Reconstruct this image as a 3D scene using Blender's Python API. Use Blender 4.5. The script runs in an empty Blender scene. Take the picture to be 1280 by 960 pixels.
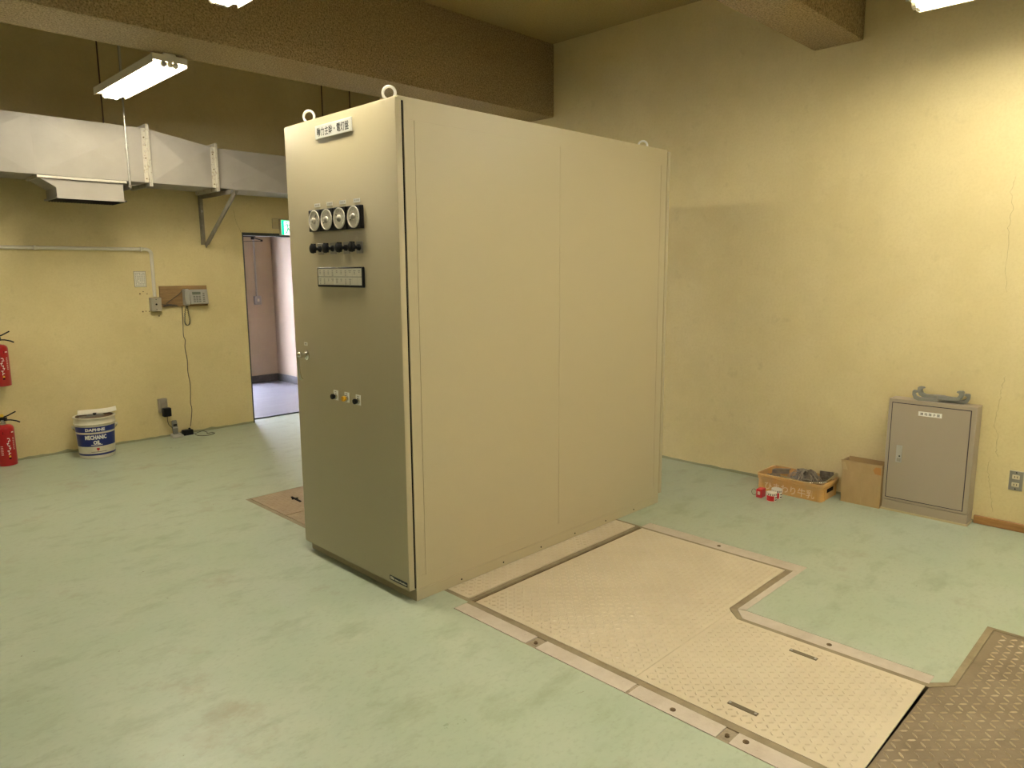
import bpy, bmesh, math, random
from mathutils import Vector, Matrix
from mathutils.geometry import tessellate_polygon
random.seed(7)
S = bpy.context.scene
COL = S.collection
PI = math.pi

# ------------------------------------------------------------------ camera
cam_d = bpy.data.cameras.new('camera')
cam = bpy.data.objects.new('camera', cam_d)
COL.objects.link(cam)
cam_d.sensor_width = 36.0
cam_d.lens = 898.13 / 1280 * 36.0
cam_d.clip_start = 0.05
Rr = ((0.7035771258371888, -0.7105967121930683, -0.005616103549819449),
      (0.1150824638635896, 0.10613972108622594, 0.9876691683548817),
      (-0.7012383721030718, -0.6955477497829604, 0.15645470035155207))
cam.matrix_world = Matrix.Translation((0, 0, 1.6)) @ Matrix(Rr).transposed().to_4x4()
S.camera = cam

# ------------------------------------------------------------------ world (daylight that reaches the corridor window)
w = bpy.data.worlds.new('world')
S.world = w
w.use_nodes = True
bg = w.node_tree.nodes['Background']
bg.inputs[0].default_value = (0.76, 0.80, 1.0, 1)
bg.inputs[1].default_value = 66.0

# ------------------------------------------------------------------ colour management
vs = S.view_settings
vs.view_transform = 'Standard'
vs.look = 'None'
vs.exposure = 0.85
vs.gamma = 1.0
vs.use_curve_mapping = False
TUBE_STRENGTH = 62.0
TUBE_COLOR = (1.0, 0.93, 0.76, 1)

# ------------------------------------------------------------------ materials
MATS = {}
def mat(name, col, rough=0.6, metal=0.0, col2=None, nscale=6.0, bump=0.0, bscale=60.0, emit=None, estr=0.0,
        spec=0.5, lo=0.35, hi=0.65, detail=5.0, coat=0.0):
    if name in MATS: return MATS[name]
    m = bpy.data.materials.new(name); m.use_nodes = True
    nt = m.node_tree; b = nt.nodes['Principled BSDF']
    b.inputs['Base Color'].default_value = (*col, 1)
    b.inputs['Roughness'].default_value = rough
    b.inputs['Metallic'].default_value = metal
    b.inputs['Specular IOR Level'].default_value = spec
    b.inputs['Coat Weight'].default_value = coat
    if col2 or bump:
        tc = nt.nodes.new('ShaderNodeTexCoord')
    if col2:
        n = nt.nodes.new('ShaderNodeTexNoise'); n.inputs['Scale'].default_value = nscale
        n.inputs['Detail'].default_value = detail; n.inputs['Roughness'].default_value = 0.6
        nt.links.new(tc.outputs['Object'], n.inputs['Vector'])
        r = nt.nodes.new('ShaderNodeValToRGB')
        r.color_ramp.elements[0].position = lo; r.color_ramp.elements[0].color = (*col, 1)
        r.color_ramp.elements[1].position = hi; r.color_ramp.elements[1].color = (*col2, 1)
        nt.links.new(n.outputs['Fac'], r.inputs['Fac'])
        nt.links.new(r.outputs['Color'], b.inputs['Base Color'])
    if bump:
        n2 = nt.nodes.new('ShaderNodeTexNoise'); n2.inputs['Scale'].default_value = bscale
        n2.inputs['Detail'].default_value = 4.0
        nt.links.new(tc.outputs['Object'], n2.inputs['Vector'])
        bp = nt.nodes.new('ShaderNodeBump'); bp.inputs['Strength'].default_value = bump
        bp.inputs['Distance'].default_value = 0.01
        nt.links.new(n2.outputs['Fac'], bp.inputs['Height'])
        nt.links.new(bp.outputs['Normal'], b.inputs['Normal'])
    if emit:
        b.inputs['Emission Color'].default_value = emit
        b.inputs['Emission Strength'].default_value = estr
    MATS[name] = m
    return m

def layered(name, col, layers, rough=0.5, rough_var=0.0, bump=0.0, bscale=60.0, spec=0.5):
    """base colour with noise patches mixed on top: layers = (colour, noise scale, lo, hi, stretch, amount)"""
    m = bpy.data.materials.new(name); m.use_nodes = True
    nt = m.node_tree; b = nt.nodes['Principled BSDF']; N = nt.nodes.new; L = nt.links.new
    b.inputs['Roughness'].default_value = rough; b.inputs['Specular IOR Level'].default_value = spec
    tc = N('ShaderNodeTexCoord'); prev = None
    for i, (c, sc, lo, hi, st, amt) in enumerate(layers):
        mp = N('ShaderNodeMapping'); mp.inputs['Scale'].default_value = st; mp.inputs['Location'].default_value = (i*3.7, i*1.9, i*5.1)
        L(tc.outputs['Object'], mp.inputs['Vector'])
        n = N('ShaderNodeTexNoise'); n.inputs['Scale'].default_value = sc; n.inputs['Detail'].default_value = 6; n.inputs['Roughness'].default_value = 0.65
        L(mp.outputs['Vector'], n.inputs['Vector'])
        mr = N('ShaderNodeMapRange'); mr.inputs['From Min'].default_value = lo; mr.inputs['From Max'].default_value = hi
        mr.inputs['To Max'].default_value = amt
        L(n.outputs['Fac'], mr.inputs['Value'])
        mx = N('ShaderNodeMixRGB'); L(mr.outputs['Result'], mx.inputs['Fac'])
        if prev is None: mx.inputs['Color1'].default_value = (*col, 1)
        else: L(prev, mx.inputs['Color1'])
        mx.inputs['Color2'].default_value = (*c, 1); prev = mx.outputs['Color']
        if i == 0 and rough_var:
            mr2 = N('ShaderNodeMapRange'); mr2.inputs['From Min'].default_value = 0.3; mr2.inputs['From Max'].default_value = 0.7
            mr2.inputs['To Min'].default_value = rough - rough_var; mr2.inputs['To Max'].default_value = rough + rough_var
            L(n.outputs['Fac'], mr2.inputs['Value']); L(mr2.outputs['Result'], b.inputs['Roughness'])
    L(prev, b.inputs['Base Color'])
    if bump:
        n2 = N('ShaderNodeTexNoise'); n2.inputs['Scale'].default_value = bscale; n2.inputs['Detail'].default_value = 5
        L(tc.outputs['Object'], n2.inputs['Vector'])
        bp = N('ShaderNodeBump'); bp.inputs['Strength'].default_value = bump; bp.inputs['Distance'].default_value = 0.01
        L(n2.outputs['Fac'], bp.inputs['Height']); L(bp.outputs['Normal'], b.inputs['Normal'])
    MATS[name] = m
    return m

one = (1, 1, 1)
PLASTER = layered('yellow_plaster', (0.72, 0.605, 0.325), [((0.62, 0.51, 0.255), 1.6, 0.42, 0.72, one, 0.75), ((0.74, 0.625, 0.345), 5, 0.52, 0.75, one, 0.6), ((0.42, 0.33, 0.16), 9, 0.60, 0.80, one, 0.35), ((0.60, 0.48, 0.24), 60, 0.45, 0.75, one, 0.4)], rough=0.62, bump=0.12, bscale=22, spec=0.3)
SPRAY = layered('sprayed_ceiling', (0.46, 0.35, 0.19), [((0.17, 0.125, 0.06), 90, 0.40, 0.64, one, 0.95), ((0.62, 0.48, 0.28), 85, 0.55, 0.70, one, 0.7)], rough=0.95, bump=1.0, bscale=95, spec=0.1)
CEIL = layered('ceiling_spray', (0.40, 0.31, 0.14), [((0.27, 0.205, 0.085), 80, 0.45, 0.66, one, 0.7)], rough=0.95, bump=0.8, bscale=80, spec=0.1)
FLOORM = layered('green_floor_paint', (0.375, 0.445, 0.335), [((0.44, 0.49, 0.385), 2.2, 0.35, 0.65, one, 0.9), ((0.285, 0.325, 0.22), 4.2, 0.52, 0.72, (1.0, 1.8, 1), 0.7), ((0.31, 0.255, 0.17), 2.6, 0.60, 0.72, one, 0.55), ((0.30, 0.33, 0.235), 38, 0.52, 0.75, (1, 1.5, 1), 0.55), ((0.15, 0.13, 0.08), 30, 0.70, 0.73, one, 0.75)], rough=0.36, rough_var=0.09, bump=0.04, bscale=9, spec=0.45)
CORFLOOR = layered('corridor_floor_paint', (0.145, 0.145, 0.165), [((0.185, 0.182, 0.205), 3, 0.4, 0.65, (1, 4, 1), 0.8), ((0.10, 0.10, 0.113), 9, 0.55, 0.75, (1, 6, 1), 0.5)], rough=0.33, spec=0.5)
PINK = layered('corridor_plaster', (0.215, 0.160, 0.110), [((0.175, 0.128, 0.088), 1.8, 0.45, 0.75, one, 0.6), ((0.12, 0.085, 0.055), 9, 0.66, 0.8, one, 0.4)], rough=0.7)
SKIRT = mat('dark_skirting', (0.012, 0.010, 0.009), 0.6, col2=(0.04, 0.035, 0.032), nscale=25, lo=0.5, hi=0.75)
CAB = mat('beige_enamel', (0.50, 0.435, 0.285), 0.40, bump=0.03, bscale=260, spec=0.5)
CABG = mat('grey_beige_enamel', (0.37, 0.31, 0.225), 0.45, spec=0.45)
RUBBER = mat('black_rubber', (0.006, 0.005, 0.006), 0.8, spec=0.15)
BLACK = mat('black_plastic', (0.006, 0.006, 0.007), 0.45, spec=0.2)
CHROME = mat('chrome', (0.72, 0.70, 0.66), 0.16, 1.0)
STEEL = mat('galvanised_steel', (0.50, 0.48, 0.44), 0.42, 0.8, col2=(0.36, 0.34, 0.31), nscale=20)
ZINC = mat('zinc_eye_bolt', (0.85, 0.83, 0.76), 0.30, 0.35)
WHITE = mat('white_plate', (0.86, 0.85, 0.80), 0.45)
INK = mat('black_ink', (0.008, 0.008, 0.008), 0.7, spec=0.15)
WINK = mat('white_ink', (0.85, 0.84, 0.80), 0.6)
DUCTM = mat('duct_grey_white', (0.33, 0.30, 0.265), 0.6, 0.0, col2=(0.30, 0.272, 0.236), nscale=4)
FLANGE = mat('flange_steel', (0.52, 0.48, 0.40), 0.45, 0.25, col2=(0.22, 0.16, 0.10), nscale=28, lo=0.56, hi=0.72)
IRON = mat('painted_angle_iron', (0.30, 0.27, 0.215), 0.55, 0.1, col2=(0.22, 0.19, 0.145), nscale=14)
DARKROD = mat('dark_rod', (0.10, 0.055, 0.035), 0.6)
PLATE = mat('beige_checker_plate', (0.66, 0.575, 0.43), 0.30, col2=(0.60, 0.515, 0.375), nscale=3, spec=0.5)
OLDPLATE = layered('worn_checker_plate', (0.215, 0.168, 0.108), [((0.145, 0.105, 0.062), 4, 0.42, 0.68, one, 0.85), ((0.30, 0.25, 0.17), 9, 0.58, 0.78, one, 0.6), ((0.09, 0.065, 0.04), 22, 0.66, 0.78, one, 0.6)], rough=0.45, bump=0.1, bscale=60)
OLDBOSS = mat('worn_boss', (0.46, 0.38, 0.26), 0.32, 0.25, col2=(0.26, 0.20, 0.125), nscale=10)
PINKPLATE = layered('dusty_checker_plate', (0.36, 0.27, 0.17), [((0.27, 0.195, 0.125), 7, 0.4, 0.7, one, 0.8)], rough=0.5)
FRAME = mat('trench_frame_paint', (0.29, 0.235, 0.145), 0.5, col2=(0.22, 0.17, 0.10), nscale=12)
HANDLE = mat('dull_handle', (0.15, 0.115, 0.07), 0.45, 0.3)
RUST = mat('rusty_angle', (0.17, 0.11, 0.045), 0.75, col2=(0.09, 0.055, 0.025), nscale=11)
CONC = layered('bare_concrete', (0.59, 0.52, 0.445), [((0.48, 0.41, 0.335), 9, 0.4, 0.7, one, 0.8), ((0.28, 0.22, 0.15), 40, 0.62, 0.78, one, 0.6)], rough=0.85, bump=0.15, bscale=80)
CONCD = layered('rough_mortar', (0.33, 0.27, 0.19), [((0.17, 0.13, 0.085), 40, 0.45, 0.7, one, 0.8)], rough=0.9, bump=0.4, bscale=70)
PIT = mat('pit_dark', (0.05, 0.042, 0.03), 0.9)
RED = mat('extinguisher_red', (0.36, 0.006, 0.010), 0.28, coat=0.3)
YELLOW = mat('safety_yellow', (0.75, 0.50, 0.04), 0.45)
PAIL = mat('pail_white', (0.72, 0.68, 0.54), 0.32, col2=(0.62, 0.57, 0.43), nscale=9)
BLUE = mat('pail_blue', (0.010, 0.022, 0.16), 0.3)
PAPER = mat('paper', (0.78, 0.75, 0.66), 0.8)
RUSTLID = mat('rusty_lid', (0.16, 0.085, 0.03), 0.7, col2=(0.09, 0.045, 0.02), nscale=20)
WOOD = layered('plywood', (0.30, 0.185, 0.075), [((0.21, 0.12, 0.045), 4, 0.4, 0.65, (1, 6, 9), 0.9), ((0.40, 0.26, 0.11), 9, 0.55, 0.7, (1, 3, 12), 0.5)], rough=0.6)
WOODT = layered('varnished_skirting', (0.36, 0.185, 0.055), [((0.24, 0.11, 0.03), 6, 0.4, 0.7, (9, 1, 12), 0.8)], rough=0.45)
PVC = mat('grey_pvc_conduit', (0.72, 0.67, 0.55), 0.5)
BOXG = mat('grey_box', (0.34, 0.30, 0.23), 0.55)
SILVER = mat('silver_plastic', (0.44, 0.43, 0.385), 0.35, 0.25)
SILVERD = mat('dark_silver_plastic', (0.20, 0.20, 0.175), 0.4)
LCD = mat('phone_screen', (0.19, 0.21, 0.16), 0.25)
CORD = mat('grey_cord', (0.085, 0.075, 0.055), 0.6)
GREEN = mat('exit_green', (0.0, 0.55, 0.28), 0.4, emit=(0.0, 0.80, 0.38, 1), estr=0.75)
EXITW = mat('exit_white', (0.85, 0.9, 0.88), 0.4, emit=(0.80, 1.0, 0.93, 1), estr=1.0)
GREENF = mat('exit_green_figure', (0.0, 0.30, 0.14), 0.4, emit=(0.0, 0.5, 0.24, 1), estr=0.4)
CREAM = mat('cream_casing', (0.50, 0.42, 0.24), 0.5)
CARD = layered('cardboard', (0.46, 0.32, 0.145), [((0.40, 0.27, 0.115), 5, 0.4, 0.7, (1, 3, 1), 0.8)], rough=0.8)
CARDIN = mat('cardboard_inside', (0.40, 0.26, 0.11), 0.85)
TAPE = mat('parcel_tape', (0.50, 0.36, 0.17), 0.3)
TAPEO = mat('orange_tape', (0.46, 0.215, 0.05), 0.5)
CRATE = mat('orange_crate', (0.64, 0.355, 0.10), 0.42, col2=(0.54, 0.36, 0.165), nscale=7, lo=0.4, hi=0.7)
CRATET = mat('crate_lettering', (0.80, 0.62, 0.40), 0.6)
JUNK = mat('grey_scrap', (0.27, 0.23, 0.17), 0.55, 0.4, col2=(0.11, 0.09, 0.065), nscale=40)
JUNKL = mat('light_wire', (0.36, 0.31, 0.23), 0.5, 0.3)
HOOKM = mat('grey_hook_plastic', (0.225, 0.225, 0.195), 0.5)
TINRED = mat('tin_red', (0.52, 0.016, 0.022), 0.35)
TINW = mat('tin_white', (0.70, 0.67, 0.57), 0.4)
OUTLET = mat('steel_wall_plate', (0.33, 0.31, 0.27), 0.4, 0.5)
IVORY = mat('ivory_socket', (0.66, 0.58, 0.40), 0.4)
ORANGE = mat('amber_knob', (0.78, 0.42, 0.01), 0.3)
LAMPW = mat('lamp_enamel', (0.66, 0.62, 0.50), 0.45)
GREYPIPE = mat('corridor_conduit', (0.17, 0.16, 0.16), 0.5)
DIAL = mat('dial_face', (0.74, 0.70, 0.60), 0.4)
DIALR = mat('dial_ring', (0.42, 0.39, 0.33), 0.35, 0.4)
GASK = mat('dark_violet_gasket', (0.025, 0.012, 0.022), 0.6)
DOORG = mat('dark_green_frame', (0.018, 0.022, 0.016), 0.5)
FELT = mat('floor_paint_upstand', (0.30, 0.295, 0.18), 0.5)
NAVY = mat('maker_plate', (0.008, 0.018, 0.028), 0.4)
GRASSG = mat('outdoor_ground', (0.25, 0.25, 0.24), 0.9)
GLASS = mat('window_glass', (1, 1, 1), 0.02)
GLASS.node_tree.nodes['Principled BSDF'].inputs['Transmission Weight'].default_value = 1.0
GLASS.node_tree.nodes['Principled BSDF'].inputs['IOR'].default_value = 1.02
def tube_mat(f): return mat('fluorescent_tube_%d' % round(f*100), (0.9, 0.9, 0.85), 0.3, emit=TUBE_COLOR, estr=TUBE_STRENGTH*f)

# ------------------------------------------------------------------ mesh helpers (world coordinates)
def bx(bm, x0, x1, y0, y1, z0, z1, bev=0.0, seg=1):
    vs_ = [bm.verts.new(c) for c in ((x0,y0,z0),(x1,y0,z0),(x1,y1,z0),(x0,y1,z0),(x0,y0,z1),(x1,y0,z1),(x1,y1,z1),(x0,y1,z1))]
    fs = [bm.faces.new([vs_[i] for i in f]) for f in ((0,3,2,1),(4,5,6,7),(0,1,5,4),(1,2,6,5),(2,3,7,6),(3,0,4,7))]
    if bev:
        es = list({e for f in fs for e in f.edges})
        bmesh.ops.bevel(bm, geom=es, offset=bev, segments=seg, affect='EDGES', profile=0.5)
    return bm
def box(*a, **k): return bx(bmesh.new(), *a, **k)

def frame_of(d):
    d = Vector(d).normalized()
    a = Vector((0,0,1)) if abs(d.z) < 0.9 else Vector((1,0,0))
    u = d.cross(a).normalized(); v = d.cross(u).normalized()
    return u, v
def ring(bm, c, u, v, r, n): return [bm.verts.new(Vector(c) + u*(r*math.cos(2*PI*i/n)) + v*(r*math.sin(2*PI*i/n))) for i in range(n)]
def bridge(bm, a, b):
    n = len(a)
    for i in range(n): bm.faces.new((a[i], a[(i+1)%n], b[(i+1)%n], b[i]))
def cyl(bm, p0, p1, r, r1=None, n=14, cap=True):
    p0, p1 = Vector(p0), Vector(p1); u, v = frame_of(p1-p0)
    a = ring(bm, p0, u, v, r, n); b = ring(bm, p1, u, v, r if r1 is None else r1, n)
    bridge(bm, a, b)
    if cap: bm.faces.new(a[::-1]); bm.faces.new(b)
    return bm
def tube(bm, pts, r, n=8, closed=False):
    pts = [Vector(p) for p in pts]; k = len(pts); rs = []
    up = None
    for i, p in enumerate(pts):
        if closed: d = pts[(i+1)%k] - pts[i-1]
        else: d = pts[min(i+1,k-1)] - pts[max(i-1,0)]
        d.normalize()
        if up is None: u, _ = frame_of(d)
        else:
            u = up - d*up.dot(d)
            u = u.normalized() if u.length > 1e-6 else frame_of(d)[0]
        up = u; v = d.cross(u)
        rs.append(ring(bm, p, u, v, r, n))
    for a, b in zip(rs, rs[1:]): bridge(bm, a, b)
    if closed: bridge(bm, rs[-1], rs[0])
    else: bm.faces.new(rs[0][::-1]); bm.faces.new(rs[-1])
    return bm
def lathe(bm, prof, c, axis=(0,0,1), n=28, a0=0, a1=2*PI, ref=None):
    """prof: list of (radius, height) along axis from c"""
    axis = Vector(axis).normalized(); u, v = frame_of(axis)
    if ref is not None: u = Vector(ref).normalized(); v = axis.cross(u)
    full = abs(a1-a0-2*PI) < 1e-6; m = n if full else n+1; rows = []
    for r, h in prof:
        if r < 1e-6 and full: rows.append([bm.verts.new(Vector(c)+axis*h)]); continue
        rows.append([bm.verts.new(Vector(c)+axis*h+u*(r*math.cos(a0+(a1-a0)*i/n))+v*(r*math.sin(a0+(a1-a0)*i/n))) for i in range(m)])
    for a, b in zip(rows, rows[1:]):
        for i in range(n):
            j = (i+1) % m
            q = [a[i % len(a)], a[j % len(a)], b[j % len(b)], b[i % len(b)]]
            q = [x for k, x in enumerate(q) if x not in q[:k]]
            if len(q) > 2: bm.faces.new(q)
    if full:
        if len(rows[0]) > 1: bm.faces.new(rows[0][::-1])
        if len(rows[-1]) > 1: bm.faces.new(rows[-1])
    return bm
def prism(bm, poly, h0, h1, fn=lambda a,b,h: (a,b,h)):
    lo = [bm.verts.new(fn(a,b,h0)) for a,b in poly]; hi = [bm.verts.new(fn(a,b,h1)) for a,b in poly]
    bm.faces.new(lo[::-1]); bm.faces.new(hi); bridge(bm, lo, hi)
    return bm
def bar(bm, p0, p1, w_, h_, up=(0,0,1)):
    p0, p1 = Vector(p0), Vector(p1); d = (p1-p0).normalized(); s = d.cross(Vector(up)).normalized(); t = s.cross(d)
    rs = []
    for p in (p0, p1): rs.append([bm.verts.new(p + s*(a*w_/2) + t*(b*h_/2)) for a, b in ((-1,-1),(1,-1),(1,1),(-1,1))])
    bridge(bm, *rs); bm.faces.new(rs[0][::-1]); bm.faces.new(rs[1])
    return bm
def arc(c, r, a0, a1, n, fn): return [fn(c[0]+r*math.cos(a0+(a1-a0)*i/n), c[1]+r*math.sin(a0+(a1-a0)*i/n)) for i in range(n+1)]

WORLD = {}
def obj(name, bm, m, parent=None, smooth=None, fix=True):
    if fix: bmesh.ops.recalc_face_normals(bm, faces=bm.faces[:])
    vs_ = bm.verts
    xs = [v.co.x for v in vs_]; ys = [v.co.y for v in vs_]; zs = [v.co.z for v in vs_]
    c = Vector(((min(xs)+max(xs))/2, (min(ys)+max(ys))/2, min(zs)))
    bmesh.ops.translate(bm, verts=bm.verts[:], vec=-c)
    me = bpy.data.meshes.new(name); bm.to_mesh(me); bm.free()
    me.materials.append(m)
    if smooth is not None:
        for p_ in me.polygons: p_.use_smooth = True
        me.set_sharp_from_angle(angle=math.radians(smooth))
    o = bpy.data.objects.new(name, me); COL.objects.link(o)
    WORLD[o] = c
    if parent is not None:
        o.parent = parent; o.location = c - WORLD[parent]
    else: o.location = c
    return o
def again(o, at, parent=None):
    """a copy of o (sharing its mesh) with its world base point at `at`"""
    c = o.copy(); COL.objects.link(c); at = Vector(at); WORLD[c] = at
    par = parent if parent is not None else o.parent
    c.parent = par; c.location = at - (WORLD[par] if par else Vector())
    return c
def again_tree(o, d, parent=None):
    c = again(o, WORLD[o] + Vector(d), parent)
    for ch in [k for k in WORLD if k.parent is o]: again_tree(ch, d, c)
    return c
def thing(name, loc, label, cat, group=None):
    o = bpy.data.objects.new(name, None); COL.objects.link(o); o.location = loc; o.empty_display_size = 0.05
    WORLD[o] = Vector(loc); return tag(o, label, cat, group)
def tag(o, label, cat, group=None, kind=None):
    o['label'] = label; o['category'] = cat
    if group: o['group'] = group
    if kind: o['kind'] = kind
    return o
def struct(name, bm, m, label, cat, parent=None, smooth=None):
    o = obj(name, bm, m, parent, smooth)
    if parent is None: tag(o, label, cat, kind='structure')
    return o

def text_bm(body, o, u, v, n, width=None, height=None, bend=None, thick=0.0004, bold=0.0):
    """flat lettering: centre o, reading direction u, up v, facing n; bend = (axis point, radius) wraps it on a can"""
    c = bpy.data.curves.new('t', 'FONT'); c.body = body; c.align_x = 'LEFT'; c.resolution_u = 2; c.offset = bold
    t = bpy.data.objects.new('t', c); COL.objects.link(t)
    bpy.context.view_layer.update()
    me = bpy.data.meshes.new_from_object(t.evaluated_get(bpy.context.evaluated_depsgraph_get()))
    bpy.data.objects.remove(t); bpy.data.curves.remove(c)
    bm = bmesh.new(); bm.from_mesh(me); bpy.data.meshes.remove(me)
    xs = [q.co.x for q in bm.verts]; ys = [q.co.y for q in bm.verts]
    cx, cy = (min(xs)+max(xs))/2, (min(ys)+max(ys))/2; W_, H_ = max(xs)-min(xs), max(ys)-min(ys)
    sx = (width/W_) if width else height/H_; sy = (height/H_) if height else sx
    o, u, v, n = Vector(o), Vector(u), Vector(v), Vector(n)
    for q in bm.verts:
        a, b = (q.co.x-cx)*sx, (q.co.y-cy)*sy
        if bend:
            th = a/bend; q.co = o - n*bend + (n*math.cos(th)+u*math.sin(th))*bend + v*b
        else: q.co = o + u*a + v*b + n*thick
    return bm
DOORF = dict(u=(0,-1,0), v=(0,0,1), n=(-1,0,0))     # surfaces facing -x
LWALL = dict(u=(1,0,0), v=(0,0,1), n=(0,-1,0))      # surfaces facing -y

# ------------------------------------------------------------------ room shell
XR, YL, ZC = 5.175, 7.28, 3.617
XW, YB = -8.0, -9.0  # unseen walls set far back so less light bounces into view
# floor with the trench cut out
hole = [(2.19,2.668),(2.19,2.483),(2.095,2.483),(2.095,-1.3),(3.662,-1.3),(3.662,0.615),(3.036,0.617),(2.985,0.668),(3.047,0.668),(3.047,1.468),(3.744,1.464),(3.744,2.477),(3.65,2.477),(3.65,2.668)]
hole2 = [(2.155,3.62),(3.66,3.62),(3.66,4.815),(2.155,4.815)]
outer = [(XW-0.2,YB-0.2),(XR+0.2,YB-0.2),(XR+0.2,YL+0.16),(XW-0.2,YL+0.16)]
bm = bmesh.new(); loops = [[Vector((x,y,0)) for x,y in L_] for L_ in (outer, hole, hole2)]
vv = [bm.verts.new(p_) for L_ in loops for p_ in L_]
for tri in tessellate_polygon(loops):
    try: bm.faces.new([vv[i] for i in tri])
    except ValueError: pass
k = len(outer)
for L_ in (hole, hole2):
    top = vv[k:k+len(L_)]; k += len(L_)
    lo_ = [bm.verts.new((v_.co.x, v_.co.y, -0.09)) for v_ in top]
    bridge(bm, top, lo_)
bmesh.ops.recalc_face_normals(bm, faces=bm.faces[:])
floor = struct('floor', bm, FLOORM, 'pale green painted concrete floor of the machine room', 'floor')
if floor.data.polygons[0].normal.z < 0: floor.data.flip_normals()
obj('pit_bottom', box(2.05,3.78,-1.35,4.9,-0.14,-0.09), PIT, floor)
struct('ceiling', box(XW-0.2,XR+0.2,YB-0.2,YL+0.16,ZC,ZC+0.2), CEIL, 'dark brown sprayed ceiling between the beams', 'ceiling')
struct('wall_right', box(XR,XR+0.2,YB-0.2,YL+0.16,0,ZC), PLASTER, 'cream yellow plaster wall behind the grey terminal box', 'wall')
struct('wall_behind', box(XW-0.2,XR,YB-0.2,YB,0,ZC), PLASTER, 'cream yellow plaster wall behind the viewer', 'wall')
struct('wall_west', box(XW-0.2,XW,YB,YL+0.16,0,ZC), PLASTER, 'cream yellow plaster wall out of frame to the left', 'wall')
DX0, DX1, DZ = 3.405, 4.31, 2.0
bm = box(XW,DX0,YL,YL+0.16,0,ZC); bx(bm,DX1,XR,YL,YL+0.16,0,ZC); bx(bm,DX0,DX1,YL,YL+0.16,DZ,ZC)
struct('wall_left', bm, PLASTER, 'cream yellow plaster wall with the open doorway', 'wall')
struct('trim_1', box(XW,XR,4.57,5.035,2.981,ZC-0.0005,bev=0.012,seg=2), SPRAY, 'deep brown sprayed ceiling beam running behind the tall cabinet', 'beam', smooth=40)
struct('trim_2', box(XW,XR,1.872,2.198,3.07,ZC-0.0005,bev=0.012,seg=2), SPRAY, 'brown sprayed ceiling beam ending at the yellow wall top right', 'beam', smooth=40)
def crack(par, pts, fn, wd=0.0022):
    b = bmesh.new(); rnd = random.Random(len(pts)*7+1); P = []
    for (a0, b0), (a1, b1) in zip(pts, pts[1:]):
        for k in range(5): P.append((a0+(a1-a0)*k/5+rnd.uniform(-.006,.006), b0+(b1-b0)*k/5))
    P.append(pts[-1]); L_ = []
    for i, (a, c) in enumerate(P):
        w2 = wd*rnd.uniform(0.4,1.0)*(0.3 if i in (0, len(P)-1) else 1)/2; L_.append((b.verts.new(fn(a-w2,c)), b.verts.new(fn(a+w2,c))))
    for p_, q_ in zip(L_, L_[1:]): b.faces.new((p_[0],p_[1],q_[1],q_[0]))
    return obj('crack', b, CRACK, par)
CRACK = mat('plaster_crack', (0.33, 0.25, 0.12), 0.9)
wr, wl = bpy.data.objects['wall_right'], bpy.data.objects['wall_left']
onr = lambda a,c: (XR-0.0006,a,c); onl = lambda a,c: (a,YL-0.0006,c)
crack(wr, [(0.915,0.948),(0.921,0.873),(0.927,0.798),(0.935,0.697),(0.942,0.631),(0.916,0.574),(0.922,0.497),(0.905,0.439)], onr)
crack(wr, [(0.945,0.417),(0.951,0.338),(0.936,0.264),(0.917,0.18),(0.905,0.089)], onr, 0.0018)
crack(wr, [(0.961,2.129),(0.977,2.039),(0.96,1.936),(0.971,1.831),(0.957,1.713),(0.965,1.572),(0.946,1.454)], onr, 0.002)
crack(wl, [(3.327,2.224),(3.339,2.161),(3.359,2.082),(3.381,2.035),(3.396,1.998)], onl, 0.0035)
# floor paint turned up the walls, uneven top
def upstand(p0, p1, nrm, h=0.018):
    b = bmesh.new(); p0, p1, nrm = Vector(p0), Vector(p1), Vector(nrm); n = int((p1-p0).length/0.05)
    lo_, hi_, hb = [], [], []
    for i in range(n+1):
        q = p0.lerp(p1, i/n); hh = h + random.uniform(-0.004,0.004) + (0.012 if random.random() < 0.03 else 0)
        lo_.append(b.verts.new(q + nrm*0.004)); hi_.append(b.verts.new(q + nrm*0.003 + Vector((0,0,hh)))); hb.append(b.verts.new(q + Vector((0,0,hh+0.001))))
    for i in range(n):
        b.faces.new((lo_[i],lo_[i+1],hi_[i+1],hi_[i])); b.faces.new((hi_[i],hi_[i+1],hb[i+1],hb[i]))
    return b
struct('baseboard_right', upstand((XR,1.0,0),(XR,YL,0),(-1,0,0)), FELT, 'thin green paint upstand along the foot of the right wall', 'baseboard')
struct('baseboard_left', upstand((XW,YL,0),(DX0,YL,0),(0,-1,0)), FELT, 'thin green paint upstand along the foot of the left wall', 'baseboard')
struct('baseboard_wood', box(XR-0.022,XR,YB,1.0,0,0.052,bev=0.004), WOODT, 'brown varnished wooden skirting right of the grey terminal box', 'baseboard')

# ------------------------------------------------------------------ corridor beyond the doorway
CX0, CX1, CY1, CZ = 2.2, 5.08, 9.95, 2.7
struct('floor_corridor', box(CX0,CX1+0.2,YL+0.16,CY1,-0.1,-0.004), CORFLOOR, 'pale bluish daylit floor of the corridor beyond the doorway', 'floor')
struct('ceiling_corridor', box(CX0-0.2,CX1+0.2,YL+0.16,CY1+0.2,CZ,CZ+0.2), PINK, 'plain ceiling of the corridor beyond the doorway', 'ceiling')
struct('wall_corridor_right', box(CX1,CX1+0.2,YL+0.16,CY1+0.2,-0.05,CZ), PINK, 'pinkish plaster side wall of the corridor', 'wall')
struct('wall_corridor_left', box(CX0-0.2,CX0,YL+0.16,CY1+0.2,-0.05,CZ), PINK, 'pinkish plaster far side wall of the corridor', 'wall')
WX0, WX1, WZ0, WZ1 = 2.95, 4.50, 0.02, 2.25
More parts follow.
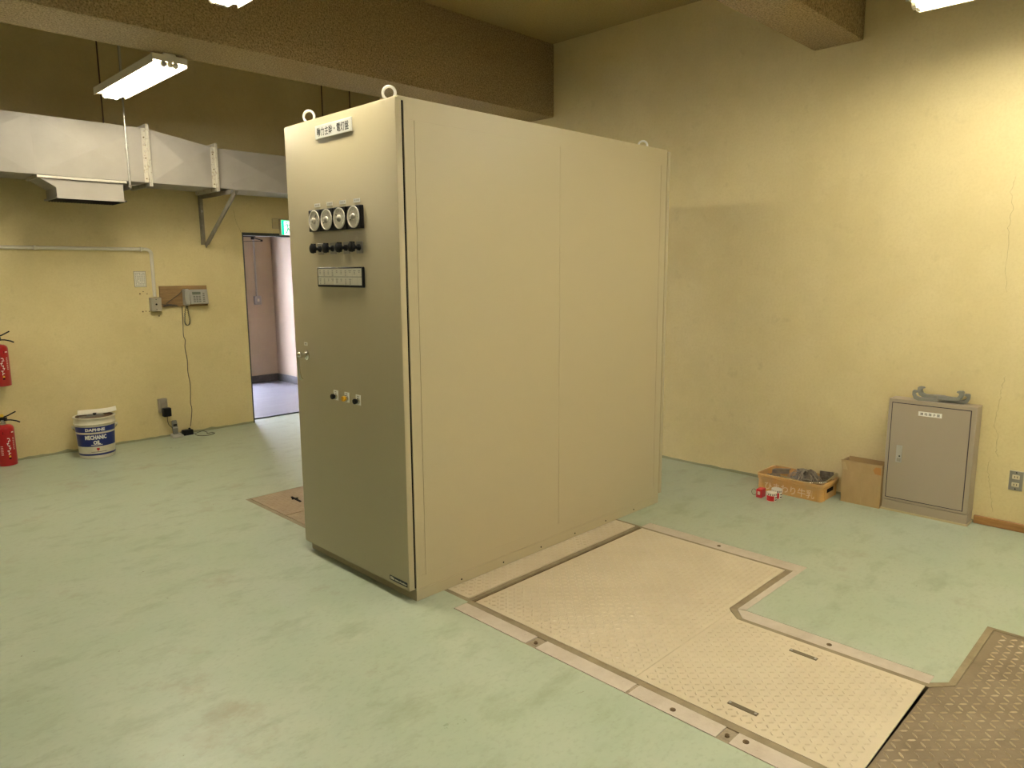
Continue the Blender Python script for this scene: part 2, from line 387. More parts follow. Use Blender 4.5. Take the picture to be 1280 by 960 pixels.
bm = box(CX0,WX0,CY1,CY1+0.2,-0.05,CZ); bx(bm,WX1,CX1,CY1,CY1+0.2,-0.05,CZ); bx(bm,WX0,WX1,CY1,CY1+0.2,WZ1,CZ); bx(bm,WX0,WX1,CY1,CY1+0.2,-0.05,WZ0)
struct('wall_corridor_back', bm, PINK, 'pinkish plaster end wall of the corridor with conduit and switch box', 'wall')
struct('baseboard_corridor_right', box(CX1-0.012,CX1,YL+0.16,CY1-0.012,-0.004,0.105), SKIRT, 'dark scuffed skirting along the corridor side wall', 'baseboard')
struct('baseboard_corridor_back', box(WX1+0.05,CX1,CY1-0.012,CY1,-0.004,0.105), SKIRT, 'dark scuffed skirting along the corridor end wall', 'baseboard')
bm = box(WX0,WX0+0.05,CY1+0.05,CY1+0.11,WZ0,WZ1); bx(bm,WX1-0.05,WX1,CY1+0.05,CY1+0.11,WZ0,WZ1)
bx(bm,WX0,WX1,CY1+0.05,CY1+0.11,WZ1-0.05,WZ1); bx(bm,WX0,WX1,CY1+0.05,CY1+0.11,WZ0,WZ0+0.05); bx(bm,3.70,3.75,CY1+0.05,CY1+0.11,WZ0,WZ1)
win = struct('window_1', bm, STEEL, 'glazed metal framed opening at the end of the corridor', 'window')
obj('pane', box(WX0+0.05,3.70,CY1+0.078,CY1+0.082,WZ0+0.05,WZ1-0.05), GLASS, win)
obj('pane', box(3.75,WX1-0.05,CY1+0.078,CY1+0.082,WZ0+0.05,WZ1-0.05), GLASS, win)
struct('ground', box(-6,14,CY1+0.2,30,-0.3,-0.05), GRASSG, 'grey outdoor ground beyond the corridor', 'ground')
pl = bpy.data.lights.new('corridor_window_portal', 'AREA'); pl.shape = 'RECTANGLE'; pl.size = WX1-WX0; pl.size_y = WZ1-WZ0; pl.cycles.is_portal = True
po = bpy.data.objects.new('corridor_window_portal', pl); COL.objects.link(po); po.location = ((WX0+WX1)/2, CY1+0.16, (WZ0+WZ1)/2); po.rotation_euler = (-PI/2, 0, 0)

# door frame, leaf folded back into the corridor, closer
bm = box(DX0,DX0+0.012,YL-0.004,YL+0.165,0,DZ); bx(bm,DX1-0.012,DX1,YL-0.004,YL+0.165,0,DZ); bx(bm,DX0,DX1,YL-0.004,YL+0.165,DZ-0.030,DZ)
bx(bm,DX0,DX1,YL+0.150,YL+0.170,0.0,0.012)
dr = struct('door_1', bm, DOORG, 'dark metal door frame of the open doorway to the corridor', 'door')
bm = box(DX0-0.035,DX0-0.003,YL+0.175,YL+1.03,0.01,DZ-0.03)
obj('door_leaf', bm, CREAM, dr)
bm = box(DX0+0.012,DX0+0.045,YL+0.16,YL+0.34,1.865,1.91,bev=0.006); obj('closer_body', bm, BOXG, dr, 40)
bm = bmesh.new(); bar(bm,(DX0+0.17,YL+0.12,1.955),(DX0+0.26,YL+0.10,1.93),0.016,0.010); cyl(bm,(DX0+0.17,YL+0.12,1.935),(DX0+0.17,YL+0.12,1.972),0.018); cyl(bm,(DX0+0.26,YL+0.10,1.915),(DX0+0.26,YL+0.10,1.937),0.012)
bar(bm,(DX0+0.26,YL+0.10,1.92),(DX0+0.03,YL+0.25,1.915),0.012,0.005); bar(bm,(DX0+0.05,YL+0.12,1.965),(DX0+0.20,YL+0.12,1.965),0.02,0.010)
obj('closer_arm', bm, BLACK, dr, 40)

# corridor conduit and box
t = thing('switch_conduit', (4.815,CY1,1.16), 'grey vertical conduit ending in a switch box seen through the doorway', 'conduit')
obj('pipe', cyl(bmesh.new(),(4.812,CY1-0.014,1.25),(4.812,CY1-0.014,CZ),0.014), GREYPIPE, t, 40)
o = obj('switch_box', box(4.765,4.865,CY1-0.05,CY1,1.13,1.255,bev=0.006), GREYPIPE, t, 40)
obj('switch_toggle', box(4.80,4.83,CY1-0.056,CY1-0.05,1.175,1.215,bev=0.002), BOXG, o)

# ------------------------------------------------------------------ fluorescent lamps
def lamp(x, y0, y1, z, label, f=1.0):      # f: strength factor per lamp, tuned to balance the light
    t = thing('fluorescent_lamp', (x,(y0+y1)/2,z+0.11), label, 'lamp', 'fluorescent lamps')
    a, b = y0-0.03, y1+0.03
    prof = [(-0.040,0.052),(-0.036,0.064),(0.036,0.064),(0.040,0.052)]
    obj('body', prism(bmesh.new(), prof, a, b, lambda p_,q_,h: (x+p_,h,z+q_)), LAMPW, t)
    hood = [(-0.108,-0.004),(-0.108,0.048),(-0.104,0.052),(0.104,0.052),(0.108,0.048),(0.108,-0.004),(0.105,-0.004),(0.102,0.046),(-0.102,0.046),(-0.105,-0.004)]
    obj('hood', prism(bmesh.new(), hood, a, b, lambda p_,q_,h: (x+p_,h,z+q_)), LAMPW, t)
    for yy, s in ((y0,-1),(y1,1)):
        bm = box(x-0.014,x+0.014,min(yy,yy+s*0.028),max(yy,yy+s*0.028),z-0.016,z+0.046)
        for sx in (-0.036,0.036): cyl(bm,(x+sx,yy,z),(x+sx,yy+s*0.02,z),0.019,n=12); bx(bm,x+sx-0.009,x+sx+0.009,min(yy,yy+s*0.02),max(yy,yy+s*0.02),z,z+0.046)
        obj('socket', bm, LAMPW, t, 40)
        ye = a if s < 0 else b; obj('light_stop', box(x-0.108,x+0.108,ye-0.0015,ye+0.0015,z+0.012,z+0.0515), LAMPW, t)  # upper end piece added to stop tube light spilling onto the beam
    for sx in (-0.036,0.036):
        obj('tube', cyl(bmesh.new(),(x+sx,y0,z),(x+sx,y1,z),0.0163,n=16), tube_mat(f), t, 40)
    for yy in (y0+0.27, y1-0.27):
        bm = cyl(bmesh.new(),(x,yy,z+0.064),(x,yy,ZC),0.0065,n=8); cyl(bm,(x,yy,ZC-0.03),(x,yy,ZC),0.03,n=16); cyl(bm,(x,yy,z+0.064),(x,yy,z+0.10),0.012,n=10)
        obj('pendant_rod', bm, LAMPW, t, 40)
lamp(1.922, 5.00, 6.15, 2.914, 'lit twin tube lamp hanging above the ducting in front of the left wall')
lamp(1.756, 2.64, 3.83, 2.971, 'lit twin tube lamp at the top edge before the deep beam', 0.70)
lamp(4.16, 0.06, 1.25, 2.896, 'lit twin tube lamp at the top right near the yellow wall', 0.63)
for lx, ly, lab in ((1.74,0.10,'added lit twin tube lamp, unseen above the viewer'), (1.74,-2.35,'added lit twin tube lamp, unseen behind the viewer, middle row'), (4.30,-2.35,'added lit twin tube lamp, unseen behind the viewer by the yellow wall'), (-0.75,5.10,'lit twin tube lamp out of frame before the left wall')):
    lamp(lx, ly, ly+1.19, 2.946, lab, 0.5 if lx < 0 else (1.08 if ly > 0 else 1.0))  # unseen lamps added for the light they give, matching the visible ones

# ------------------------------------------------------------------ trench edging
tr = struct('trim_3', box(2.18,2.212,-1.3,2.483,-0.06,-0.001), FRAME, 'brown steel angle and bare concrete edging around the floor trench', 'trim')
def part_poly(name, poly, m, par, z0=-0.05, z1=-0.001): return obj(name, prism(bmesh.new(), poly, z0, z1), m, par)
part_poly('frame_bar', [(2.19,2.668),(2.19,2.483),(2.215,2.483),(2.215,2.668)], FRAME, tr)
part_poly('frame_bar', [(3.627,1.535),(3.647,1.503),(3.647,2.477),(3.627,2.477)], FRAME, tr)
part_poly('frame_bar', [(3.632,2.477),(3.65,2.477),(3.65,2.668),(3.632,2.668)], FRAME, tr)
part_poly('frame_bar', [(3.018,1.536),(3.031,1.505),(3.646,1.503),(3.627,1.535)], FRAME, tr)
part_poly('frame_bar', [(2.94,1.453),(2.963,1.444),(3.031,1.505),(3.018,1.536)], FRAME, tr)
part_poly('frame_bar', [(2.947,0.676),(2.972,0.676),(2.963,1.444),(2.94,1.453)], FRAME, tr)
part_poly('frame_bar', [(2.947,0.676),(2.947,0.664),(3.030,0.592),(3.642,0.588),(3.642,-1.3),(3.662,-1.3),(3.662,0.615),(3.036,0.617),(2.985,0.666),(2.985,0.676)], FRAME, tr)
def conc(poly, z1=-0.0008): return part_poly('concrete_strip', poly, CONC, tr, z1=z1)
ys = [2.483, 2.012, 1.953, 1.483, 1.470, 1.101, 1.052, -1.3]
for a, b in ((0,1),(2,3),(4,5),(6,7)):
    conc([(2.101,ys[b]),(2.179,ys[b]),(2.179,ys[a]),(2.101,ys[a])])
for a, b in ((1,2),(5,6)):
    o = part_poly('mortar_pocket', [(2.095,ys[b]),(2.18,ys[b]),(2.18,ys[a]),(2.095,ys[a])], CONCD, tr, z1=-0.006)
    ym = (ys[a]+ys[b])/2
    bm = cyl(bmesh.new(),(2.137,ym,-0.006),(2.137,ym,0.001),0.009,n=6); cyl(bm,(2.137,ym,0.001),(2.137,ym,0.004),0.005,n=10); obj('anchor_bolt', bm, RUST, o)
part_poly('mortar_pocket', [(2.095,1.470),(2.18,1.470),(2.18,1.483),(2.095,1.483)], CONCD, tr, z1=-0.003)
conc([(3.648,1.466),(3.742,1.466),(3.742,2.475),(3.648,2.475)])
conc([(3.052,1.470),(3.644,1.466),(3.645,1.502),(3.032,1.504)])
conc([(2.973,0.669),(3.045,0.669),(3.045,1.466),(3.030,1.500),(2.965,1.443)])
def bolt(x, y, par):
    bm = cyl(bmesh.new(),(x,y,-0.002),(x,y,0.0015),0.011,n=12); cyl(bm,(x,y,0.0015),(x,y,0.004),0.006,n=6)
    return obj('bolt', bm, RUST, par)
for x, y in ((2.132,1.291),(3.001,1.062),(3.691,1.963),(2.148,1.012)): bolt(x, y, tr)
# rusty angle in the open slot beside the narrow cover
o = obj('slot_angle', box(2.216,3.63,2.484,2.509,-0.06,-0.004), FRAME, tr)
obj('slot_angle', box(2.216,3.63,2.459,2.484,-0.06,-0.012), RUST, tr)

# ------------------------------------------------------------------ checker plates
def inside(poly, x, y):
    r = False; j = len(poly)-1
    for i in range(len(poly)):
        (xi,yi),(xj,yj) = poly[i], poly[j]
        if (yi > y) != (yj > y) and x < (xj-xi)*(y-yi)/(yj-yi)+xi: r = not r
        j = i
    return r
def bosses(poly, pitch, ln, wd, ht, z, keep=lambda x,y: True):
    xs = [p_[0] for p_ in poly]; yy = [p_[1] for p_ in poly]; V, F = [], []
    i0, i1 = int(min(xs)/pitch)-1, int(max(xs)/pitch)+1; j0, j1 = int(min(yy)/pitch)-1, int(max(yy)/pitch)+1
    m_ = ln*0.42
    for i in range(i0, i1+1):
        for j in range(j0, j1+1):
            x, y = i*pitch, j*pitch
            if not all(inside(poly, x+a, y+b) for a in (-m_,m_) for b in (-m_,m_)) or not keep(x,y): continue
            a = PI/4 if (i+j) % 2 else -PI/4
            c, s = math.cos(a), math.sin(a); base = len(V)
            for p_, q_, h in ((-ln/2,0,0),(-ln*0.22,-wd/2,0),(ln*0.22,-wd/2,0),(ln/2,0,0),(ln*0.22,wd/2,0),(-ln*0.22,wd/2,0),(-ln*0.25,0,ht),(ln*0.25,0,ht)):
                V.append((x+p_*c-q_*s, y+p_*s+q_*c, z+h))
            for f in ((0,1,6),(1,2,7,6),(2,3,7),(3,4,7),(4,5,6,7),(5,0,6)): F.append(tuple(base+q for q in f))
    me = bpy.data.meshes.new('b'); me.from_pydata(V, [], F)
    b = bmesh.new(); b.from_mesh(me); bpy.data.meshes.remove(me); return b
def plate(poly, m, label, pitch, ln, wd, ht, z=0.0, mb=None, keep=lambda x,y: True, thick=0.006):
    o = obj('checker_plate', prism(bmesh.new(), poly, z-thick, z), m); tag(o, label, 'floor plate', 'checker plates over the floor trench')
    s = obj('raised_tread', bosses(poly, pitch, ln, wd, ht, z, keep), mb or m, o); s['kind'] = 'stuff'
    return o
A_ = [(2.2145,1.516),(2.990,1.516),(3.016,1.538),(3.6245,1.538),(3.6245,2.456),(2.2145,2.456)]
B_ = [(2.2145,0.675),(2.945,0.675),(2.938,1.456),(2.988,1.5135),(2.2145,1.5135)]
C_ = [(2.2165,2.512),(3.630,2.512),(3.630,2.6645),(2.2165,2.6645)]
plate(A_, PLATE, 'wide beige checker plate beside the tall cabinet, without handles', 0.0285, 0.024, 0.0080, 0.0036)
hb = ((2.3165,1.110),(2.842,1.107))
nohandle = lambda x,y: not any(abs(x-hx) < 0.026 and abs(y-hy) < 0.072 for hx,hy in hb)
pb = plate(B_, PLATE, 'beige checker plate with two dark lifting handles', 0.0285, 0.024, 0.0080, 0.0036, keep=nohandle)
for hx, hy in hb:
    o = obj('lifting_handle', box(hx-0.011,hx+0.011,hy-0.058,hy+0.058,0.0,0.003,bev=0.001), HANDLE, pb)
    for s in (-1,1): obj('rivet', cyl(bmesh.new(),(hx,hy+s*0.050,0.003),(hx,hy+s*0.050,0.0048),0.005,n=10), STEEL, o)
plate(C_, PLATE, 'narrow beige checker strip tight against the cabinet base', 0.0285, 0.024, 0.0080, 0.0036)
D_ = [(2.214,-1.29),(3.640,-1.29),(3.640,0.586),(3.028,0.590),(2.945,0.662),(2.214,0.672)]
plate(D_, OLDPLATE, 'dirty brown worn checker plate at the lower right corner', 0.036, 0.033, 0.0085, 0.0040, z=-0.003, mb=OLDBOSS)
E_ = [(2.19,4.300),(3.62,4.300),(3.62,4.805),(2.19,4.805)]
F_ = [(2.19,3.63),(3.62,3.63),(3.62,4.290),(2.19,4.290)]
pe = plate(E_, PINKPLATE, 'dusty brown checker plate with a dark handle behind the cabinet', 0.0285, 0.024, 0.009, 0.0018)
bm = bmesh.new(); bar(bm,(2.405,4.615,0.004),(2.398,4.475,0.004),0.012,0.008); bar(bm,(2.385,4.575,0.004),(2.425,4.560,0.004),0.010,0.008)
obj('lifting_handle', bm, RUBBER, pe)
plate(F_, PINKPLATE, 'dusty brown checker plate right against the back of the cabinet', 0.0285, 0.024, 0.009, 0.0018)
t4 = struct('trim_4', box(2.157,2.186,3.62,4.813,-0.05,-0.001), FRAME, 'brown steel edging of the trench behind the cabinet', 'trim')
obj('frame_bar', box(2.186,3.65,4.808,4.8135,-0.05,-0.001), FRAME, t4)

# ------------------------------------------------------------------ switchgear cabinet
x0, x1, y0, y1, H = 2.019, 4.121, 2.666, 3.657, 2.357
XD = 1.975
cab = thing('switchgear_cabinet', ((x0+x1)/2,(y0+y1)/2,0), 'tall beige steel switchgear cabinet standing over the trench', 'cabinet')
obj('base_channel', box(x0,x1,y0,y1,0.0,0.055), CAB, cab)
obj('body', box(x0,x1,y0+0.0025,y1,0.0555,H,bev=0.002), CAB, cab)
# side sheets with fine seams between them
def sheet(xa, xb, za, zb): obj('side_sheet', box(xa,xb,y0,y0+0.0026,za,zb,bev=0.0007), CAB, cab)
g = 0.0013
sheet(x0,x1,2.262,H); sheet(x0,x1,0.0565,0.120)
sheet(x0,2.076-g,0.120,2.262); sheet(2.076+g,3.070-g,0.120,2.262); sheet(3.070+g,4.056-g,0.120,2.262); sheet(4.056+g,x1,0.120,2.262)
o = obj('rain_lip', box(XD+0.012,x0,y0,y1,2.340,H), CAB, cab)
obj('gasket', box(XD+0.032,x0,y0+0.006,y1-0.006,0.066,2.340), RUBBER, cab)
door = obj('door', box(XD,XD+0.034,y0,y1-0.006,0.063,2.351,bev=0.004,seg=3), CAB, cab, 40)
obj('gasket', box(x1,x1+0.009,y0+0.006,y1-0.006,0.066,2.345), RUBBER, cab)
obj('rear_door', box(x1+0.009,x1+0.040,y0,y1-0.006,0.063,2.351,bev=0.004,seg=3), CAB, cab, 40)
for i in range(6):
    xb = 2.309+0.3045*i
    obj('base_bolt', cyl(bmesh.new(),(xb,y0-0.0015,0.021),(xb,y0,0.021),0.0045,n=10), RUBBER, cab)
def eye_bolt(x, y):
    bm = bmesh.new(); zc = H+0.042
    tube(bm, [(x+0.029*math.cos(a)*-0.62, y+0.029*math.cos(a)*0.78, zc+0.029*math.sin(a)) for a in [2*PI*i/24 for i in range(24)]], 0.0068, 10, closed=True)
    lathe(bm, [(0.021,0),(0.021,0.007),(0.011,0.010),(0.010,0.020)], (x,y,H), n=16)
    return obj('eye_bolt', bm, ZINC, cab, 50)
for ex, ey in ((2.05,2.811),(2.05,3.518),(4.075,2.825),(4.075,3.518)): eye_bolt(ex, ey)
# name plate
o = obj('name_plate', box(XD-0.008,XD,3.003,3.327,2.250,2.313,bev=0.0015), WHITE, cab)
obj('lettering', text_bm('動力主幹・電灯盤', (XD-0.008,3.165,2.281), **DOORF, width=0.285, height=0.042, bold=0.006), INK, o)
# four meters
for i, (yc, na) in enumerate(((3.348,0.9),(3.231,3.7),(3.113,2.5),(2.990,3.6))):
    m_ = obj('panel_meter', box(XD-0.022,XD,yc-0.0565,yc+0.0565,1.800,1.908,bev=0.003), BLACK, cab)
    c = (XD-0.022,yc,1.854)
    obj('bezel', lathe(bmesh.new(), [(0.051,0),(0.051,0.004),(0.046,0.005),(0.046,0.0)], c, (-1,0,0), 36), DIAL, m_, 40)
    obj('dial', cyl(bmesh.new(),(c[0]-0.0005,yc,1.854),(c[0]-0.0018,yc,1.854),0.0455,n=32), DIAL, m_)
    bm = bmesh.new()
    for k_ in range(9):
        a = math.radians(-30+k_*30); ca, sa = math.cos(a), math.sin(a)
        bar(bm,(c[0]-0.002,yc-ca*0.031,1.854+sa*0.031),(c[0]-0.002,yc-ca*0.037,1.854+sa*0.037),0.0035,0.0006,up=(1,0,0))
    obj('scale_marks', bm, DIALR, m_)
    bm = bmesh.new(); bar(bm,(c[0]-0.003,yc,1.854),(c[0]-0.003,yc-math.cos(na)*0.032,1.854+math.sin(na)*0.032),0.004,0.0015,up=(1,0,0))
    obj('needle', bm, INK, m_)
    obj('hub', lathe(bmesh.new(), [(0.017,0.001),(0.0165,0.006),(0.011,0.012),(0,0.0145)], c, (-1,0,0), 20), DIALR, m_, 60)
    l_ = obj('tag_plate', box(XD-0.002,XD,yc-0.027,yc+0.027,1.923,1.941), WHITE, cab)
    bm = bmesh.new()
    for k_ in range(4): bx(bm,XD-0.0026,XD-0.002,yc+0.016-k_*0.0105-0.006,yc+0.016-k_*0.0105,1.928,1.936)
    obj('print', bm, DIALR, l_)
# four rotary switches
for yc in (3.330,3.210,3.088,2.976):
    s_ = obj('rotary_switch', box(XD-0.007,XD,yc-0.026,yc+0.026,1.684,1.741,bev=0.002), OUTLET, cab)
    bm = lathe(bmesh.new(), [(0.016,0.0),(0.014,0.008),(0.008,0.012),(0.008,0.028),(0.020,0.032),(0.024,0.040),(0.022,0.050),(0.012,0.054),(0,0.055)], (XD-0.007,yc,1.7125), (-1,0,0), 18)
    bar(bm,(XD-0.045,yc,1.7125-0.02),(XD-0.045,yc,1.7125+0.026),0.012,0.022,up=(1,0,0))
    obj('knob', bm, BLACK, s_, 40)
# annunciator panel with twenty windows
an = obj('annunciator_panel', box(XD-0.012,XD,2.944,3.362,1.521,1.620,bev=0.003), BLACK, cab)
first = None; ww, wh = 0.0385, 0.0395
for r in range(2):
    for c_ in range(10):
        yc = 3.350-0.0195-c_*0.0395; zc = 1.5715+0.0215-r*0.0415-0.0
        if first is None: first = obj('indicator_window', box(XD-0.0135,XD-0.012,yc-ww/2,yc+ww/2,zc-wh/2,zc+wh/2), DIAL, an); o = first
        else: o = again(first, (XD-0.01275,yc,zc-wh/2), an)
for r in range(2):
    for c_ in range(10):
        if r == 1 and c_ > 7: continue
        yc = 3.350-0.0195-c_*0.0395; zc = 1.5715+0.0215-r*0.0415; bm = bmesh.new()
        for k_ in range(random.choice((2,3,3,4))):
            wd_ = random.uniform(0.006,0.013) if k_ < 1 and random.random() < 0.4 else random.uniform(0.004,0.007)
            bx(bm,XD-0.0139,XD-0.0135,yc-wd_,yc+wd_,zc+0.011-k_*0.0075-0.0045,zc+0.011-k_*0.0075)
        obj('window_print', bm, DIALR, an)
# handle
h_ = obj('door_handle', lathe(bmesh.new(), [(0.026,0),(0.026,0.005),(0.020,0.010),(0.012,0.013),(0.011,0.040)], (XD,3.528,1.150), (-1,0,0), 20), CHROME, cab, 40)
tube_pts = [(XD-0.036,3.528,1.150),(XD-0.046,3.532,1.158),(XD-0.052,3.535,1.150),(XD-0.050,3.536,1.10),(XD-0.047,3.536,1.06),(XD-0.043,3.534,1.03),(XD-0.034,3.530,1.02)]
obj('lever', tube(bmesh.new(), tube_pts, 0.0075, 10), CHROME, h_, 60)
obj('lever_head', lathe(bmesh.new(), [(0.016,0),(0.017,0.012),(0.012,0.018),(0,0.02)], (XD-0.038,3.530,1.155), (-1,0,0.15), 16), CHROME, h_, 60)
l_ = obj('tag_plate', box(XD-0.002,XD,3.517,3.550,1.202,1.220), WHITE, cab)
obj('print', box(XD-0.0026,XD-0.002,3.524,3.543,1.208,1.214), DIALR, l_)
# three selector switches
for yc, zc, m2 in ((3.250,0.962,BLACK),(3.146,0.963,ORANGE),(3.043,0.962,BLACK)):
    s_ = obj('selector_switch', box(XD-0.003,XD,yc-0.021,yc+0.021,zc-0.026,zc+0.026,bev=0.001), WHITE, cab)
    obj('collar', lathe(bmesh.new(), [(0.017,0),(0.017,0.008),(0.013,0.011)], (XD-0.003,yc,zc-0.005), (-1,0,0), 20), CHROME, s_, 40)
    bm = lathe(bmesh.new(), [(0.012,0.0),(0.014,0.006),(0.0145,0.013),(0.012,0.016)], (XD-0.013,yc,zc-0.005), (-1,0,0), 16)
    obj('knob', bm, m2, s_, 40)
    obj('print', box(XD-0.0036,XD-0.003,yc-0.008,yc+0.008,zc+0.016,zc+0.021), DIALR, s_)
# maker's plate
mp_ = obj('maker_plate', box(XD-0.002,XD,2.680,2.823,0.0815,0.1045), NAVY, cab)
bm = bmesh.new()
for k_, (a, b, zz, hh) in enumerate(((2.816,2.808,0.094,0.014),(2.806,2.798,0.094,0.014),(2.796,2.786,0.093,0.011))):
    bx(bm,XD-0.0026,XD-0.002,b,a,zz-hh/2,zz+hh/2)
yy_ = 2.780
while yy_ > 2.690:
    wd_ = random.uniform(0.003,0.006); bx(bm,XD-0.0026,XD-0.002,yy_-wd_,yy_,0.0885,0.0885+random.choice((0.005,0.007))); yy_ -= wd_+0.002
obj('lettering', bm, PVC, mp_)

# ------------------------------------------------------------------ air duct along the left wall
YF, YK, ZB = 6.60, 7.06, 2.35
duct = thing('air_duct', (1.6,(YF+YK)/2,ZB), 'grey white sheet metal air duct with crossed creases along the left wall', 'air duct')
def section(xa, xb, za, zb):
    """one sheet box; its front is cross-broken into four facets"""
    b = bmesh.new(); z0 = ZB
    P = {}
    for tag_, x, zt in (('a',xa,za),('b',xb,zb)):
        P[tag_] = [b.verts.new(q) for q in ((x,YF,z0),(x,YF,zt),(x,YK,zt),(x,YK,z0))]
    a, c = P['a'], P['b']
    m_ = b.verts.new(((xa+xb)/2, YF-0.020, (z0+(za+zb)/2)/2))
    for q, r in ((a[0],c[0]),(c[0],c[1]),(c[1],a[1]),(a[1],a[0])): b.faces.new((q,r,m_))
    mb_ = b.verts.new(((xa+xb)/2, (YF+YK)/2, z0-0.004))
    for q, r in ((a[0],a[3]),(a[3],c[3]),(c[3],c[0]),(c[0],a[0])): b.faces.new((q,r,mb_))
    b.faces.new((a[1],c[1],c[2],a[2])); b.faces.new((a[2],c[2],c[3],a[3]))
    b.faces.new(a[::-1]); b.faces.new(c)
    return obj('duct_section', b, DUCTM, duct)
zt, zs = 2.792, 2.697
for k_ in range(4): section(1.478-0.822*(k_+1), 1.478-0.822*k_, zt, zt)
section(1.478, 2.300, zt, zt); section(2.322, 2.872, zt-0.004, zs+0.004); section(2.894, 3.72, zs, zs); section(3.72, 4.55, zs, zs); section(4.55, XR, zs, zs)
def flange(xa, xb, ztop):
    b = bmesh.new()
    for xm in ((xa, (xa+xb)/2-0.001), ((xa+xb)/2+0.001, xb)):
        bx(b,xm[0],xm[1],YF-0.032,YF+0.002,ZB-0.032,ztop+0.032); bx(b,xm[0],xm[1],YF,YK,ztop,ztop+0.032); bx(b,xm[0],xm[1],YF,YK,ZB-0.032,ZB)
    # flat legs lying on the sheet
    bx(b,xa-0.030,xa,YF-0.004,YF+0.001,ZB,ztop); bx(b,xb,xb+0.012,YF-0.004,YF+0.001,ZB,ztop)
    f_ = obj('flange', b, FLANGE, duct)
    n = 8
    for i in range(n):
        z = ZB+0.03+(ztop-ZB-0.05)*i/(n-1)
        r_ = bmesh.new(); cyl(r_,(xa-0.014+0.004*(i%2),YF-0.010,z),(xa-0.014+0.004*(i%2),YF-0.003,z),0.0055,n=8)
        obj('bolt', r_, STEEL if i % 3 else RUST, f_)
flange(2.298,2.322,zt); flange(2.872,2.894,zs+0.004)
# supply outlet under the duct
o1 = bmesh.new()
pr = [(1.505,ZB-0.022),(1.612,2.262),(1.612,2.190),(2.100,2.190),(2.100,ZB-0.022)]
a = [o1.verts.new((x,6.615,z)) for x,z in pr]; c = [o1.verts.new((x,6.93,z)) for x,z in pr]
o1.faces.new(a); o1.faces.new(c[::-1])
for i in (0,1,3,4): j = (i+1) % 5; o1.faces.new((a[i],a[j],c[j],c[i]))
out = obj('outlet_neck', o1, DUCTM, duct)
obj('neck_flange', box(1.485,2.125,6.598,6.955,ZB-0.022,ZB-0.003), FLANGE, out)
bm = box(1.596,2.116,6.600,6.615,2.178,2.190); bx(bm,1.596,2.116,6.93,6.945,2.178,2.190); bx(bm,1.596,1.612,6.60,6.945,2.178,2.190); bx(bm,2.100,2.116,6.60,6.945,2.178,2.190)
obj('outlet_rim', bm, DUCTM, out)
for i in range(24):
    xx = 1.622+i*0.0205
    if i == 0: fin = obj('grille_fin', box(xx,xx+0.004,6.617,6.928,2.172,2.188), BLACK, out)
    else: again(fin, WORLD[fin]+Vector((i*0.0205,0,0)), out)
obj('grille_back', box(1.613,2.099,6.616,6.929,2.193,2.196), RUBBER, out)

# hangers: two rods and a cross angle each
def hanger(xf, label):
    t = thing('duct_hanger', (xf,6.8,2.30), label, 'hanger', 'duct hangers')
    yf, yr = 6.572, 7.10
    bm = cyl(bmesh.new(),(xf,yf,2.31),(xf,yf,2.63),0.0085,n=8); cyl(bm,(xf,yf,2.60),(xf,yf,2.64),0.013,n=8)
    obj('lower_rod', bm, STEEL, t, 40)
    obj('upper_rod', cyl(bmesh.new(),(xf,yf,2.63),(xf,yf,ZC),0.0065,n=8), STEEL if xf < 3 else DARKROD, t, 40)
    obj('rear_rod', cyl(bmesh.new(),(xf,yr,2.31),(xf,yr,ZC),0.0065,n=8), DARKROD, t, 40)
    bm = box(xf-0.004,xf+0.040,yf-0.03,yr+0.03,2.312,2.316); bx(bm,xf-0.004,xf,yf-0.03,yr+0.03,2.28,2.316)
    obj('cross_angle', bm, IRON, t)
    for yy in (yf,yr): obj('nut', cyl(bmesh.new(),(xf,yy,2.298),(xf,yy,2.311),0.013,n=6), STEEL, t)
hanger(2.14, 'thin threaded rod hanger with cross angle left of the first duct flange')
hanger(4.30, 'pair of dark hanger rods rising behind the tall cabinet')
# triangular wall bracket
bxx = 3.000
t = thing('wall_bracket', (bxx,YL,1.86), 'grey triangular angle iron bracket carrying the duct beside the doorway', 'bracket')
def angle(bm, p0, p1, w_, side, nrm):
    p0, p1, side, nrm = map(Vector, (p0,p1,side,nrm)); th = 0.005
    for s_, n_ in ((side,nrm),(nrm,side)):
        r0 = [bm.verts.new(p+s_*a+n_*b) for p in (p0,) for a,b in ((0,0),(w_,0),(w_,th),(0,th))]
        r1 = [bm.verts.new(p+s_*a+n_*b) for p in (p1,) for a,b in ((0,0),(w_,0),(w_,th),(0,th))]
        bridge(bm, r0, r1); bm.faces.new(r0[::-1]); bm.faces.new(r1)
    return bm
obj('post', angle(bmesh.new(),(bxx-0.02,YL-0.002,1.866),(bxx-0.02,YL-0.002,2.345),0.045,(1,0,0),(0,-1,0)), IRON, t)
obj('arm', angle(bmesh.new(),(bxx-0.02,YL,2.344),(bxx-0.02,6.54,2.344),0.045,(0,0,-1),(1,0,0)), IRON, t)
d_ = Vector((0,6.565-YL,2.335-1.875)).normalized(); nn = Vector((0,d_.z,-d_.y))
obj('brace', angle(bmesh.new(),(bxx+0.012,YL-0.01,1.872),(bxx+0.012,6.55,2.335),0.045,tuple(nn*-1),(1,0,0)), IRON, t)
obj('lug', box(bxx+0.02,bxx+0.085,6.588,6.592,2.345,2.405), DUCTM, t)
obj('anchor_bolt', cyl(bmesh.new(),(bxx+0.004,YL-0.016,2.19),(bxx+0.004,YL-0.006,2.19),0.014,n=6), STEEL, t)

